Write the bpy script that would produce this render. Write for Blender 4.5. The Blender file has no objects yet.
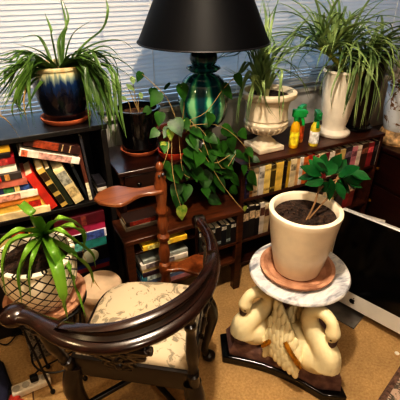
import bpy, bmesh, math, random
from mathutils import Vector, Matrix, Euler
R = math.radians
PI = math.pi
rnd = random.Random(7)
scene = bpy.context.scene
col = scene.collection

# ------------------------------------------------------------------ camera maths
CAM_H, PITCH, YAW, FPX = 1.6, R(30), R(27), 392.0
CY, SY = math.cos(YAW), math.sin(YAW)
CP, SP = math.cos(PITCH), math.sin(PITCH)

def C(X, Y, z=0.0):                       # (right, ahead, up) of the viewer -> room
    return Vector((X*CY + Y*SY, -X*SY + Y*CY, z))

def ray(u, v):
    a, b = (u-200)/FPX, (200-v)/FPX
    return C(a, CP + SP*b, -SP + CP*b)

def px(u, v, z=None, y=None, x=None, Y=None):
    d = ray(u, v)
    if z is not None: t = (z-CAM_H)/d.z
    elif y is not None: t = y/d.y
    elif x is not None: t = x/d.x
    else: t = Y/(CP + SP*(200-v)/FPX)
    return Vector((0, 0, CAM_H)) + d*t

# ------------------------------------------------------------------ materials
MATS = {}
def srgb(c):
    return tuple(((x/255)/12.92 if x/255 <= .04045 else ((x/255+.055)/1.055)**2.4) for x in c)

def base_mat(name):
    m = bpy.data.materials.new(name); m.use_nodes = True
    nt = m.node_tree; nt.nodes.clear()
    out = nt.nodes.new('ShaderNodeOutputMaterial'); p = nt.nodes.new('ShaderNodeBsdfPrincipled')
    nt.links.new(p.outputs[0], out.inputs[0])
    return m, nt, p, out

def N(nt, kind, **kw):
    n = nt.nodes.new(kind)
    for k, v in kw.items():
        if k in n.inputs: n.inputs[k].default_value = v
        else: setattr(n, k, v)
    return n

def ramp(nt, stops, interp='LINEAR'):
    n = nt.nodes.new('ShaderNodeValToRGB'); cr = n.color_ramp; cr.interpolation = interp
    while len(cr.elements) > 1: cr.elements.remove(cr.elements[-1])
    cr.elements[0].position = stops[0][0]; cr.elements[0].color = (*srgb(stops[0][1]), 1)
    for p, c in stops[1:]:
        e = cr.elements.new(p); e.color = (*srgb(c), 1)
    return n

def mat(name, c, rough=.5, metal=0, var=.12, scale=14, bump=0, coat=0, c2=None, stretch=(1,1,1), bscale=None, spec=.5, sss=0):
    key = (name, c, c2)
    if key in MATS: return MATS[key]
    m, nt, p, out = base_mat(name)
    tc = N(nt, 'ShaderNodeTexCoord'); mp = N(nt, 'ShaderNodeMapping'); mp.inputs['Scale'].default_value = stretch
    nt.links.new(tc.outputs['Object'], mp.inputs[0])
    no = N(nt, 'ShaderNodeTexNoise', Scale=scale, Detail=4.0); nt.links.new(mp.outputs[0], no.inputs['Vector'])
    lo = tuple(max(0, x*(1-var)) for x in c); hi = tuple(min(255, x*(1+var)) for x in c)
    if c2 is not None: lo, hi = c, c2
    r = ramp(nt, [(.35, lo), (.65, hi)]); nt.links.new(no.outputs[0], r.inputs[0])
    nt.links.new(r.outputs[0], p.inputs['Base Color'])
    p.inputs['Roughness'].default_value = rough; p.inputs['Metallic'].default_value = metal
    p.inputs['Coat Weight'].default_value = coat; p.inputs['Coat Roughness'].default_value = .12
    p.inputs['Specular IOR Level'].default_value = spec
    if sss: p.inputs['Subsurface Weight'].default_value = sss
    if bump:
        n2 = N(nt, 'ShaderNodeTexNoise', Scale=bscale or scale*3, Detail=4.0); nt.links.new(mp.outputs[0], n2.inputs['Vector'])
        b = N(nt, 'ShaderNodeBump', Strength=bump, Distance=.01); nt.links.new(n2.outputs[0], b.inputs['Height'])
        nt.links.new(b.outputs[0], p.inputs['Normal'])
    MATS[key] = m
    return m

def wood(name, a, b, rough=.3, coat=.3, axis='X', scale=1.0):
    if name in MATS: return MATS[name]
    m, nt, p, out = base_mat(name)
    tc = N(nt, 'ShaderNodeTexCoord'); mp = N(nt, 'ShaderNodeMapping')
    s = {'X': (2, 18, 18), 'Y': (18, 2, 18), 'Z': (18, 18, 2)}[axis]
    mp.inputs['Scale'].default_value = tuple(q*scale for q in s)
    nt.links.new(tc.outputs['Object'], mp.inputs[0])
    no = N(nt, 'ShaderNodeTexNoise', Scale=2.2, Detail=7.0, Roughness=.62, Distortion=.7); nt.links.new(mp.outputs[0], no.inputs['Vector'])
    r = ramp(nt, [(.32, a), (.68, b)]); nt.links.new(no.outputs[0], r.inputs[0])
    nt.links.new(r.outputs[0], p.inputs['Base Color'])
    p.inputs['Roughness'].default_value = rough
    p.inputs['Coat Weight'].default_value = coat; p.inputs['Coat Roughness'].default_value = .15
    bp = N(nt, 'ShaderNodeBump', Strength=.08, Distance=.005); nt.links.new(no.outputs[0], bp.inputs['Height']); nt.links.new(bp.outputs[0], p.inputs['Normal'])
    MATS[name] = m
    return m

def leaf_mat(name, a, b, rough=.4, scale=9, trans=.25):
    if name in MATS: return MATS[name]
    m, nt, p, out = base_mat(name)
    tc = N(nt, 'ShaderNodeTexCoord')
    no = N(nt, 'ShaderNodeTexNoise', Scale=scale, Detail=3.0); nt.links.new(tc.outputs['Object'], no.inputs['Vector'])
    r = ramp(nt, [(.3, a), (.7, b)]); nt.links.new(no.outputs[0], r.inputs[0])
    nt.links.new(r.outputs[0], p.inputs['Base Color']); p.inputs['Roughness'].default_value = rough
    tr = N(nt, 'ShaderNodeBsdfTranslucent'); nt.links.new(r.outputs[0], tr.inputs[0])
    mx = N(nt, 'ShaderNodeMixShader'); mx.inputs[0].default_value = trans
    nt.links.new(p.outputs[0], mx.inputs[1]); nt.links.new(tr.outputs[0], mx.inputs[2]); nt.links.new(mx.outputs[0], out.inputs[0])
    MATS[name] = m
    return m

def drip_glaze():
    m, nt, p, out = base_mat('drip_glaze')
    tc = N(nt, 'ShaderNodeTexCoord'); sp = N(nt, 'ShaderNodeSeparateXYZ'); nt.links.new(tc.outputs['Object'], sp.inputs[0])
    mp = N(nt, 'ShaderNodeMapping'); mp.inputs['Scale'].default_value = (45, 45, 6); nt.links.new(tc.outputs['Object'], mp.inputs[0])
    no = N(nt, 'ShaderNodeTexNoise', Scale=1.2, Detail=3.0); nt.links.new(mp.outputs[0], no.inputs['Vector'])
    a = N(nt, 'ShaderNodeMath', operation='MULTIPLY_ADD'); nt.links.new(no.outputs[0], a.inputs[0]); a.inputs[1].default_value = .11
    nt.links.new(sp.outputs[2], a.inputs[2])
    b = N(nt, 'ShaderNodeMath', operation='MULTIPLY'); nt.links.new(a.outputs[0], b.inputs[0]); b.inputs[1].default_value = 1/.33
    r = ramp(nt, [(.0, (7, 8, 15)), (.56, (9, 12, 28)), (.72, (24, 48, 84)), (.79, (120, 134, 124)), (.85, (190, 186, 150)), (.94, (190, 158, 118)), (1.0, (150, 108, 78))])
    nt.links.new(b.outputs[0], r.inputs[0]); nt.links.new(r.outputs[0], p.inputs['Base Color'])
    p.inputs['Roughness'].default_value = .18; p.inputs['Coat Weight'].default_value = .5
    return m

def melon_glaze():
    m, nt, p, out = base_mat('green_glaze')
    tc = N(nt, 'ShaderNodeTexCoord'); sp = N(nt, 'ShaderNodeSeparateXYZ'); nt.links.new(tc.outputs['Object'], sp.inputs[0])
    at = N(nt, 'ShaderNodeMath', operation='ARCTAN2'); nt.links.new(sp.outputs[1], at.inputs[0]); nt.links.new(sp.outputs[0], at.inputs[1])
    no = N(nt, 'ShaderNodeTexNoise', Scale=12.0, Detail=4.0); nt.links.new(tc.outputs['Object'], no.inputs['Vector'])
    ad = N(nt, 'ShaderNodeMath', operation='MULTIPLY_ADD'); nt.links.new(no.outputs[0], ad.inputs[0]); ad.inputs[1].default_value = .22; nt.links.new(at.outputs[0], ad.inputs[2])
    mu = N(nt, 'ShaderNodeMath', operation='MULTIPLY'); nt.links.new(ad.outputs[0], mu.inputs[0]); mu.inputs[1].default_value = 10
    si = N(nt, 'ShaderNodeMath', operation='SINE'); nt.links.new(mu.outputs[0], si.inputs[0])
    m1 = N(nt, 'ShaderNodeMath', operation='MULTIPLY_ADD'); nt.links.new(si.outputs[0], m1.inputs[0]); m1.inputs[1].default_value = .36; nt.links.new(no.outputs[0], m1.inputs[2])
    zz = N(nt, 'ShaderNodeMath', operation='SUBTRACT'); nt.links.new(sp.outputs[2], zz.inputs[0]); zz.inputs[1].default_value = .225
    za = N(nt, 'ShaderNodeMath', operation='ABSOLUTE'); nt.links.new(zz.outputs[0], za.inputs[0])
    mr = N(nt, 'ShaderNodeMath', operation='MULTIPLY_ADD'); nt.links.new(za.outputs[0], mr.inputs[0]); mr.inputs[1].default_value = -2.6; nt.links.new(m1.outputs[0], mr.inputs[2])
    r = ramp(nt, [(.1, (14, 54, 66)), (.36, (22, 90, 84)), (.52, (52, 132, 104)), (.7, (128, 182, 138))])
    nt.links.new(mr.outputs[0], r.inputs[0]); nt.links.new(r.outputs[0], p.inputs['Base Color'])
    p.inputs['Roughness'].default_value = .12; p.inputs['Coat Weight'].default_value = .6
    return m

def lattice_glaze():
    m, nt, p, out = base_mat('lattice_glaze')
    tc = N(nt, 'ShaderNodeTexCoord'); sp = N(nt, 'ShaderNodeSeparateXYZ'); nt.links.new(tc.outputs['Object'], sp.inputs[0])
    at = N(nt, 'ShaderNodeMath', operation='ARCTAN2'); nt.links.new(sp.outputs[1], at.inputs[0]); nt.links.new(sp.outputs[0], at.inputs[1])
    w = N(nt, 'ShaderNodeMath', operation='MULTIPLY'); nt.links.new(sp.outputs[2], w.inputs[0]); w.inputs[1].default_value = 22
    u = N(nt, 'ShaderNodeMath', operation='MULTIPLY'); nt.links.new(at.outputs[0], u.inputs[0]); u.inputs[1].default_value = 17/(2*PI)
    outs = []
    for op in ('ADD', 'SUBTRACT'):
        s = N(nt, 'ShaderNodeMath', operation=op); nt.links.new(u.outputs[0], s.inputs[0]); nt.links.new(w.outputs[0], s.inputs[1])
        f = N(nt, 'ShaderNodeMath', operation='FRACT'); nt.links.new(s.outputs[0], f.inputs[0])
        l = N(nt, 'ShaderNodeMath', operation='LESS_THAN'); nt.links.new(f.outputs[0], l.inputs[0]); l.inputs[1].default_value = .15
        outs.append(l)
    mx = N(nt, 'ShaderNodeMath', operation='MAXIMUM'); nt.links.new(outs[0].outputs[0], mx.inputs[0]); nt.links.new(outs[1].outputs[0], mx.inputs[1])
    r = ramp(nt, [(.0, (236, 226, 205)), (.5, (22, 20, 24))], 'CONSTANT'); nt.links.new(mx.outputs[0], r.inputs[0])
    nt.links.new(r.outputs[0], p.inputs['Base Color']); p.inputs['Roughness'].default_value = .3
    return m

def motif_mat(name, base, motif, scale=9, thr=.52, rough=.8, third=None):
    m, nt, p, out = base_mat(name)
    tc = N(nt, 'ShaderNodeTexCoord')
    no = N(nt, 'ShaderNodeTexNoise', Scale=scale, Detail=5.0, Roughness=.7, Distortion=1.2); nt.links.new(tc.outputs['Object'], no.inputs['Vector'])
    st = [(.0, base), (thr, base), (thr+.03, motif)]
    if third: st += [(thr+.12, motif), (thr+.14, third)]
    r = ramp(nt, st); nt.links.new(no.outputs[0], r.inputs[0])
    nt.links.new(r.outputs[0], p.inputs['Base Color']); p.inputs['Roughness'].default_value = rough
    n2 = N(nt, 'ShaderNodeTexNoise', Scale=240.0); nt.links.new(tc.outputs['Object'], n2.inputs['Vector'])
    b = N(nt, 'ShaderNodeBump', Strength=.15, Distance=.003); nt.links.new(n2.outputs[0], b.inputs['Height']); nt.links.new(b.outputs[0], p.inputs['Normal'])
    return m

def marble_mat():
    m, nt, p, out = base_mat('veined_marble')
    tc = N(nt, 'ShaderNodeTexCoord')
    mp = N(nt, 'ShaderNodeMapping'); mp.inputs['Scale'].default_value = (3.2, 9, 5); mp.inputs['Rotation'].default_value = (0, 0, .5)
    nt.links.new(tc.outputs['Object'], mp.inputs[0])
    no = N(nt, 'ShaderNodeTexNoise', Scale=1.5, Detail=8.0, Roughness=.6, Distortion=1.6); nt.links.new(mp.outputs[0], no.inputs['Vector'])
    r = ramp(nt, [(.34, (128, 130, 138)), (.45, (190, 190, 194)), (.54, (222, 219, 214)), (.66, (176, 178, 186)), (.72, (226, 223, 217))])
    nt.links.new(no.outputs[0], r.inputs[0]); nt.links.new(r.outputs[0], p.inputs['Base Color'])
    p.inputs['Roughness'].default_value = .2
    return m

def slat_mat():
    m, nt, p, out = base_mat('blind_vinyl')
    tc = N(nt, 'ShaderNodeTexCoord'); no = N(nt, 'ShaderNodeTexNoise', Scale=3.0); nt.links.new(tc.outputs['Object'], no.inputs['Vector'])
    r = ramp(nt, [(.3, (168, 160, 150)), (.7, (178, 170, 160))]); nt.links.new(no.outputs[0], r.inputs[0])
    nt.links.new(r.outputs[0], p.inputs['Base Color']); p.inputs['Roughness'].default_value = .45
    tr = N(nt, 'ShaderNodeBsdfTranslucent'); tr.inputs[0].default_value = (.75, .85, .95, 1)
    mx = N(nt, 'ShaderNodeMixShader'); mx.inputs[0].default_value = .22
    nt.links.new(p.outputs[0], mx.inputs[1]); nt.links.new(tr.outputs[0], mx.inputs[2]); nt.links.new(mx.outputs[0], out.inputs[0])
    return m

def pane_mat():
    m, nt, p, out = base_mat('window_glass')
    gl = N(nt, 'ShaderNodeBsdfGlossy'); gl.inputs['Roughness'].default_value = .02
    tr = N(nt, 'ShaderNodeBsdfTransparent'); fr = N(nt, 'ShaderNodeFresnel', IOR=1.45)
    mx = N(nt, 'ShaderNodeMixShader'); nt.links.new(fr.outputs[0], mx.inputs[0]); nt.links.new(tr.outputs[0], mx.inputs[1]); nt.links.new(gl.outputs[0], mx.inputs[2])
    nt.links.new(mx.outputs[0], out.inputs[0])
    return m

# ------------------------------------------------------------------ mesh builder
class MB:
    def __init__(s): s.v = []; s.f = []
    def add(s, vs, fs):
        o = len(s.v); s.v += [Vector(q) for q in vs]; s.f += [tuple(i+o for i in f) for f in fs]; return s
    def box(s, lo, hi, M=None):
        x0, y0, z0 = lo; x1, y1, z1 = hi
        vs = [Vector(q) for q in ((x0,y0,z0),(x1,y0,z0),(x1,y1,z0),(x0,y1,z0),(x0,y0,z1),(x1,y0,z1),(x1,y1,z1),(x0,y1,z1))]
        if M: vs = [M @ q for q in vs]
        return s.add(vs, [(0,3,2,1),(4,5,6,7),(0,1,5,4),(1,2,6,5),(2,3,7,6),(3,0,4,7)])
    def lathe(s, prof, seg=32, c=(0,0,0), ribs=0, amp=0, M=None):
        vs, fs = [], []; n = len(prof)
        for i, (r, z) in enumerate(prof):
            for k in range(seg):
                t = 2*PI*k/seg; q = r*(1 + amp*abs(math.cos(ribs*t/2)) if ribs else r/r if r else 0) if ribs else r
                vs.append(Vector((q*math.cos(t), q*math.sin(t), z)))
        for i in range(n-1):
            for k in range(seg):
                a = i*seg+k; b = i*seg+(k+1) % seg
                fs.append((a, b, b+seg, a+seg))
        if prof[0][0] > 1e-5: fs.append(tuple(reversed(range(seg))))
        if prof[-1][0] > 1e-5: fs.append(tuple((n-1)*seg+k for k in range(seg)))
        vs = [(M @ q if M else q) + Vector(c) for q in vs]
        return s.add(vs, fs)
    def tube(s, path, rad, seg=8, flat=1.0):
        P = [Vector(p) for p in path]; n = len(P)
        if not isinstance(rad, (list, tuple)): rad = [rad]*n
        if len(rad) != n:
            q = len(rad)-1
            rad = [rad[int(i/(n-1)*q)] + (rad[min(q, int(i/(n-1)*q)+1)] - rad[int(i/(n-1)*q)])*(i/(n-1)*q % 1) for i in range(n)]
        vs, fs = [], []; up = None
        for i, p in enumerate(P):
            t = (P[min(i+1, n-1)] - P[max(i-1, 0)]).normalized()
            if up is None:
                up = Vector((0,0,1)) if abs(t.z) < .9 else Vector((0,1,0))
            up = (up - t*up.dot(t)).normalized(); sd = t.cross(up)
            for k in range(seg):
                a = 2*PI*k/seg
                vs.append(p + (sd*math.cos(a) + up*math.sin(a)*flat)*rad[i])
        for i in range(n-1):
            for k in range(seg):
                a = i*seg+k; b = i*seg+(k+1) % seg
                fs.append((a, b, b+seg, a+seg))
        fs.append(tuple(reversed(range(seg)))); fs.append(tuple((n-1)*seg+k for k in range(seg)))
        return s.add(vs, fs)
    def sweep(s, path, prof, scales=None, tilt=0):
        """prof: closed loop of (across, up); up stays vertical"""
        P = [Vector(p) for p in path]; n = len(P); m = len(prof); vs, fs = [], []
        for i, p in enumerate(P):
            t = (P[min(i+1, n-1)] - P[max(i-1, 0)]); t.z = 0; t.normalize(); sd = Vector((t.y, -t.x, 0))
            k = scales[i] if scales else (1, 1)
            for a, b in prof: vs.append(p + sd*a*k[0] + Vector((0,0,b*k[1])))
        for i in range(n-1):
            for k in range(m):
                a = i*m+k; b = i*m+(k+1) % m
                fs.append((a, a+m, b+m, b))
        fs.append(tuple(range(m))); fs.append(tuple(reversed([(n-1)*m+k for k in range(m)])))
        return s.add(vs, fs)
    def prism(s, poly, z0, z1, M=None):
        n = len(poly); vs = [Vector((x,y,z0)) for x,y in poly] + [Vector((x,y,z1)) for x,y in poly]
        if M: vs = [M @ q for q in vs]
        fs = [tuple(reversed(range(n))), tuple(range(n, 2*n))] + [(i, (i+1) % n, n+(i+1) % n, n+i) for i in range(n)]
        return s.add(vs, fs)
    def ball(s, c, r, seg=16, rings=10, M=None):
        rx, ry, rz = r if isinstance(r, (tuple, list)) else (r, r, r); vs, fs = [], []
        vs.append(Vector((0,0,-rz)))
        for i in range(1, rings):
            ph = -PI/2 + PI*i/rings
            for k in range(seg):
                t = 2*PI*k/seg; vs.append(Vector((rx*math.cos(ph)*math.cos(t), ry*math.cos(ph)*math.sin(t), rz*math.sin(ph))))
        vs.append(Vector((0,0,rz))); last = len(vs)-1
        for k in range(seg):
            fs.append((0, 1+(k+1) % seg, 1+k)); fs.append((last, 1+(rings-2)*seg+k, 1+(rings-2)*seg+(k+1) % seg))
        for i in range(rings-2):
            for k in range(seg):
                a = 1+i*seg+k; b = 1+i*seg+(k+1) % seg; fs.append((a, b, b+seg, a+seg))
        vs = [(M @ q if M else q) + Vector(c) for q in vs]
        return s.add(vs, fs)
    def strap(s, path, width, fold=.25, taper=1.0, n=14, blunt=False, thick=0.0):
        """a long folded leaf along a path"""
        P = spline(path, n); k = len(P); vs, fs = [], []
        for i, p in enumerate(P):
            t = (P[min(i+1, k-1)] - P[max(i-1, 0)]).normalized(); up = Vector((0,0,1))
            sd = t.cross(up)
            if sd.length < .15: sd = Vector((1,.2,0)).cross(t)
            sd.normalize(); nr = sd.cross(t).normalized(); f = i/(k-1)
            w = width*(.55 + .45*min(1, f*4)) * ((1-f**2.2)**taper if not blunt else (1-.35*f))
            w = max(w, .0006)
            vs += [p - sd*w + nr*w*fold*2, p - nr*thick*w, p + sd*w + nr*w*fold*2]
        for i in range(k-1):
            a = i*3; fs += [(a, a+1, a+4, a+3), (a+1, a+2, a+5, a+4)]
        return s.add(vs, fs)
    def heart(s, pos, tip, nrm, size, broad=.42, elliptic=False, fold=.12):
        t = Vector(tip).normalized(); nr = Vector(nrm); nr = (nr - t*nr.dot(t))
        if nr.length < 1e-3: nr = t.orthogonal()
        nr.normalize(); sd = t.cross(nr); pos = Vector(pos); vs, fs = [], []
        if elliptic: w = [(0,.02),(.15,.55),(.35,.95),(.55,1),(.75,.7),(.9,.3),(1,.02)]
        else: w = [(-.06,.35),(.05,.85),(.25,1.0),(.45,.88),(.65,.6),(.85,.25),(1,.02)]
        for f, q in w:
            c = pos + t*size*f - nr*size*.22*f*f; hw = q*broad*size
            mid = pos + t*size*max(f, 0) - nr*size*.22*f*f - nr*size*fold*q*.35
            vs += [c - sd*hw + nr*fold*hw*.6, mid, c + sd*hw + nr*fold*hw*.6]
        for i in range(len(w)-1):
            a = i*3; fs += [(a, a+1, a+4, a+3), (a+1, a+2, a+5, a+4)]
        return s.add(vs, fs)
    def shift(s, d):
        d = Vector(d); s.v = [q + d for q in s.v]; return s
    def mesh(s, name, smooth=40):
        me = bpy.data.meshes.new(name); me.from_pydata([tuple(q) for q in s.v], [], s.f); me.update()
        bm = bmesh.new(); bm.from_mesh(me); bmesh.ops.recalc_face_normals(bm, faces=bm.faces); bm.to_mesh(me); bm.free()
        if smooth:
            me.polygons.foreach_set('use_smooth', [True]*len(me.polygons))
            if smooth < 180: me.set_sharp_from_angle(angle=R(smooth))
        return me

def spline(pts, n=10):
    P = [Vector(p) for p in pts]
    if len(P) < 3: return [P[0].lerp(P[-1], i/n) for i in range(n+1)]
    Q = [P[0]*2-P[1]] + P + [P[-1]*2-P[-2]]; out = []
    segs = len(P)-1; per = max(2, round(n/segs))
    for i in range(segs):
        a, b, c, d = Q[i:i+4]
        for k in range(per):
            t = k/per
            out.append(.5*((2*b) + (c-a)*t + (2*a-5*b+4*c-d)*t*t + (3*b-a-3*c+d)*t**3))
    out.append(P[-1]); return out

def thing(name, label, cat, loc=(0,0,0), group=None, rot=None):
    o = bpy.data.objects.new(name, None); o.empty_display_size = .05; col.objects.link(o); o.location = loc
    if rot: o.rotation_euler = rot
    o['label'] = label; o['category'] = cat
    if group: o['group'] = group
    return o

def part(name, mb, m, parent=None, bevel=0, smooth=40, sub=0, world=False, label=None):
    if world and parent is not None:
        r = parent
        while r.parent: r = r.parent
        mb.shift(-Vector(r.location))
    o = bpy.data.objects.new(name, mb.mesh(name, smooth)); o.data.materials.append(m); col.objects.link(o)
    if parent is not None: o.parent = parent
    if bevel:
        b = o.modifiers.new('bevel', 'BEVEL'); b.width = bevel; b.segments = 2; b.limit_method = 'ANGLE'; b.angle_limit = R(50)
    if sub:
        b = o.modifiers.new('sub', 'SUBSURF'); b.levels = sub; b.render_levels = sub
    if label: o['label'] = label
    return o

def solo(name, mb, m, label, cat, loc=(0,0,0), group=None, **kw):
    o = part(name, mb, m, None, **kw); o.location = loc; o['label'] = label; o['category'] = cat
    if group: o['group'] = group
    return o

def struct(name, mb, m, parent=None, **kw):
    o = part(name, mb, m, parent, **kw)
    if parent is None: o['kind'] = 'structure'
    return o

# ------------------------------------------------------------------ palette
BLACKWOOD = wood('black_wood', (16, 15, 16), (34, 31, 31), .45, .1)
MAHOG = wood('mahogany_gloss', (20, 9, 7), (48, 23, 15), .24, .45, 'X')
EBON = wood('ebonised_wood', (11, 8, 8), (26, 14, 12), .28, .4, 'X')
TURNED = wood('turned_wood', (84, 42, 19), (140, 82, 44), .35, .3, 'Z')
TABLEW = wood('table_walnut', (44, 21, 10), (92, 50, 25), .4, .15, 'X')
TABLED = wood('table_dark', (26, 12, 9), (52, 24, 15), .3, .3, 'X')
CASEW = wood('case_brown', (42, 20, 13), (84, 44, 28), .4, .2, 'X')
PADDLE = wood('paddle_wood', (100, 56, 32), (142, 90, 56), .35, .3, 'X')
CABW = wood('cabinet_wood', (24, 9, 7), (54, 20, 14), .35, .3, 'Y')
CREAM = mat('cream_stone', (222, 208, 184), .6, var=.06, bump=.15, bscale=60)
WHITEGLAZE = mat('cream_glaze', (226, 212, 190), .3, var=.03, coat=.3)
TERRA = mat('terracotta', (176, 98, 62), .75, var=.12, bump=.1)
TERRAP = mat('pale_terracotta', (140, 100, 76), .75, c2=(196, 150, 122), scale=16, bump=.1)
SOIL = mat('potting_soil', (26, 17, 13), .95, c2=(66, 46, 34), scale=60, bump=1.0, bscale=90)
PAGES = mat('paper_pages', (226, 214, 186), .9, var=.08, scale=30, stretch=(1, 1, 40))
BLACKM = mat('black_metal', (16, 15, 16), .4, var=.1)
BLACKG = mat('black_gloss', (10, 10, 12), .12, var=.1, coat=.4)
GOLD = mat('aged_gold', (176, 128, 44), .35, metal=.8, var=.25, scale=40)
CORD = mat('black_cord', (18, 16, 16), .55)
STEM = mat('vine_stem', (150, 128, 84), .6)
BARK = mat('seedling_bark', (120, 92, 62), .8)

# ------------------------------------------------------------------ the room
YB = 2.10
m, nt, p, out = base_mat('carpet')
tc = N(nt, 'ShaderNodeTexCoord')
n1 = N(nt, 'ShaderNodeTexNoise', Scale=90.0, Detail=5.0, Roughness=.7); n2 = N(nt, 'ShaderNodeTexNoise', Scale=5.0, Detail=3.0)
for q in (n1, n2): nt.links.new(tc.outputs['Object'], q.inputs['Vector'])
r1 = ramp(nt, [(.3, (164, 130, 86)), (.7, (204, 170, 118))]); nt.links.new(n1.outputs[0], r1.inputs[0])
r2 = ramp(nt, [(.3, (225, 225, 225)), (.7, (255, 255, 255))]); nt.links.new(n2.outputs[0], r2.inputs[0])
mx = N(nt, 'ShaderNodeMix', data_type='RGBA', blend_type='MULTIPLY'); mx.inputs[0].default_value = 1
nt.links.new(r1.outputs[0], mx.inputs[6]); nt.links.new(r2.outputs[0], mx.inputs[7]); nt.links.new(mx.outputs[2], p.inputs['Base Color'])
p.inputs['Roughness'].default_value = .95
bp = N(nt, 'ShaderNodeBump', Strength=.5, Distance=.008); nt.links.new(n1.outputs[0], bp.inputs['Height']); nt.links.new(bp.outputs[0], p.inputs['Normal'])
CARPET = m
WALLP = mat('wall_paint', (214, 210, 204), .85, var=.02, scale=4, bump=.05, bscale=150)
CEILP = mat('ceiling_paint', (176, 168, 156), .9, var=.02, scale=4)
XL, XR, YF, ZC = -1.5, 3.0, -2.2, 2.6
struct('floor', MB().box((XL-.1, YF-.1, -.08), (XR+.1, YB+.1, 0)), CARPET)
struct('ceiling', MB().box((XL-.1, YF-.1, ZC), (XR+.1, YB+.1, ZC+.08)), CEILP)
DARKP = mat('low_bounce_wall_tan', (128, 112, 94), .85, var=.02, scale=4)  # unseen walls get a darker tan, put in to cut bounced light
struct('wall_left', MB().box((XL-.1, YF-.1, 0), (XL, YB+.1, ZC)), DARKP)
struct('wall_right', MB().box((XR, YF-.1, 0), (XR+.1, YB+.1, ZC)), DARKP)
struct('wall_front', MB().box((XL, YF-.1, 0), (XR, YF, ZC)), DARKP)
WX0, WX1, WZ0, WZ1 = -.9, 2.75, .93, 2.2
wb = MB().box((XL, YB, 0), (XR, YB+.1, WZ0)).box((XL, YB, WZ1), (XR, YB+.1, ZC)).box((XL, YB, WZ0), (WX0, YB+.1, WZ1)).box((WX1, YB, WZ0), (XR, YB+.1, WZ1))
struct('wall_back', wb, WALLP)
TRIM = mat('trim_paint', (226, 222, 214), .5, var=.02)
struct('baseboard_back', MB().box((XL, YB-.014, 0), (XR, YB, .09)), TRIM, bevel=.004)
XM = 1.04
for i, (a, b) in enumerate(((WX0, XM), (XM, WX1))):
    fr = MB(); e = .045
    for lo, hi in (((a, WZ0), (b, WZ0+e)), ((a, WZ1-e), (b, WZ1)), ((a, WZ0+e), (a+e, WZ1-e)), ((b-e, WZ0+e), (b, WZ1-e)), ((a+e, 1.54), (b-e, 1.58))):
        fr.box((lo[0], YB+.03, lo[1]), (hi[0], YB+.08, hi[1]))
    w = struct('window_%d' % (i+1), fr, TRIM, bevel=.003)
    struct('window_glass', MB().box((a+e, YB+.052, WZ0+e), (b-e, YB+.058, WZ1-e)), pane_mat(), w)
struct('trim_1', MB().box((WX0-.03, YB-.03, WZ0-.03), (WX1+.03, YB+.03, WZ0)), TRIM, bevel=.004)

SLAT = slat_mat()
for i, (a, b, lab) in enumerate(((WX0+.02, XM-.005, 'cream slatted venetian blind behind the blue-glazed pot, left of the lamp'),
                                 (XM+.005, WX1-.02, 'cream slatted venetian blind behind the urn and vase, right of the lamp'))):
    t = thing('venetian_blind', lab, 'blind', ((a+b)/2, YB-.035, .95), 'window blinds')
    hw = (b-a)/2; mb = MB(); z = .03; k = 0
    while z < 1.2:
        ang = R(56) if z > .13 else R(26); d = .0128
        dy, dz = d*math.cos(ang), d*math.sin(ang)
        nrm = Vector((0, -math.sin(ang), math.cos(ang)))
        A, Bm, Cc = Vector((0, -dy, -dz)) , nrm*.0025, Vector((0, dy, dz))
        sag = .0015*math.sin(k*1.7)
        vs = []
        for q in (A, Bm, Cc): vs += [Vector((-hw, q.y, z+q.z+sag)), Vector((hw, q.y, z+q.z-sag))]
        mb.add(vs, [(0, 1, 3, 2), (2, 3, 5, 4)]); z += .0215; k += 1
    part('slats', mb, SLAT, t, smooth=180)
    part('bottom_rail', MB().box((-hw, -.013, 0), (hw, .013, .016)), SLAT, t, bevel=.003)
    part('head_rail', MB().box((-hw, -.02, 1.21), (hw, .02, 1.245)), SLAT, t, bevel=.003)
    for xx in ((-.72*hw, -.1*hw, .72*hw) if i == 0 else (-.7*hw, .1*hw, .8*hw)):
        part('ladder_cord', MB().tube([(xx, -.013, .01), (xx, -.013, 1.22)], .0018, 6), TRIM, t)
    if i == 0:
        X = px(66, 20, y=YB-.06).x - t.location.x
        pts = [(X+.006*math.sin(q*.9), -.03, 1.2-q*.06) for q in range(13)]
        part('pull_cord', MB().tube(pts, .003, 6), TRIM, t)

# ------------------------------------------------------------------ books
def book(lying, loc, t_, h, d, color, label, group, yaw=0, lean=0, band=None, rough=.55, pages=True, name='book', cat='book', cover2=None):
    """thickness t_, height h along the spine, depth d; spine looks to -y"""
    T = thing(name, label, cat, loc, group, rot=(0, lean, yaw))
    c = .0022 if t_ > .012 else .0012
    def B(mb, lo, hi):
        if lying:   # thickness -> z, height -> x
            mb.box((lo[2]-h/2, lo[1], lo[0]+t_/2), (hi[2]-h/2, hi[1], hi[0]+t_/2))
        else: mb.box(lo, hi)
    cv = MB()
    B(cv, (-t_/2, 0, 0), (t_/2, c*1.5, h)); B(cv, (-t_/2, c*1.5, 0), (-t_/2+c, d, h)); B(cv, (t_/2-c, c*1.5, 0), (t_/2, d, h))
    cm = mat('cover_%d_%d_%d' % color, color, rough, var=.13, scale=18)
    part('cover', cv, cm, T, bevel=.0012)
    pg = MB(); B(pg, (-t_/2+c, c*1.5, .004), (t_/2-c, d-.004, h-.004)); part('pages', pg, PAGES, T)
    if band:
        for bc, f0, f1 in band:
            bm_ = MB(); B(bm_, (-t_/2*.94, -.0009, h*f0), (t_/2*.94, .0003, h*f1))
            part('spine_band', bm_, mat('band_%d_%d_%d' % bc, bc, .5, var=.25, scale=60), T)
    return T

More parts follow.
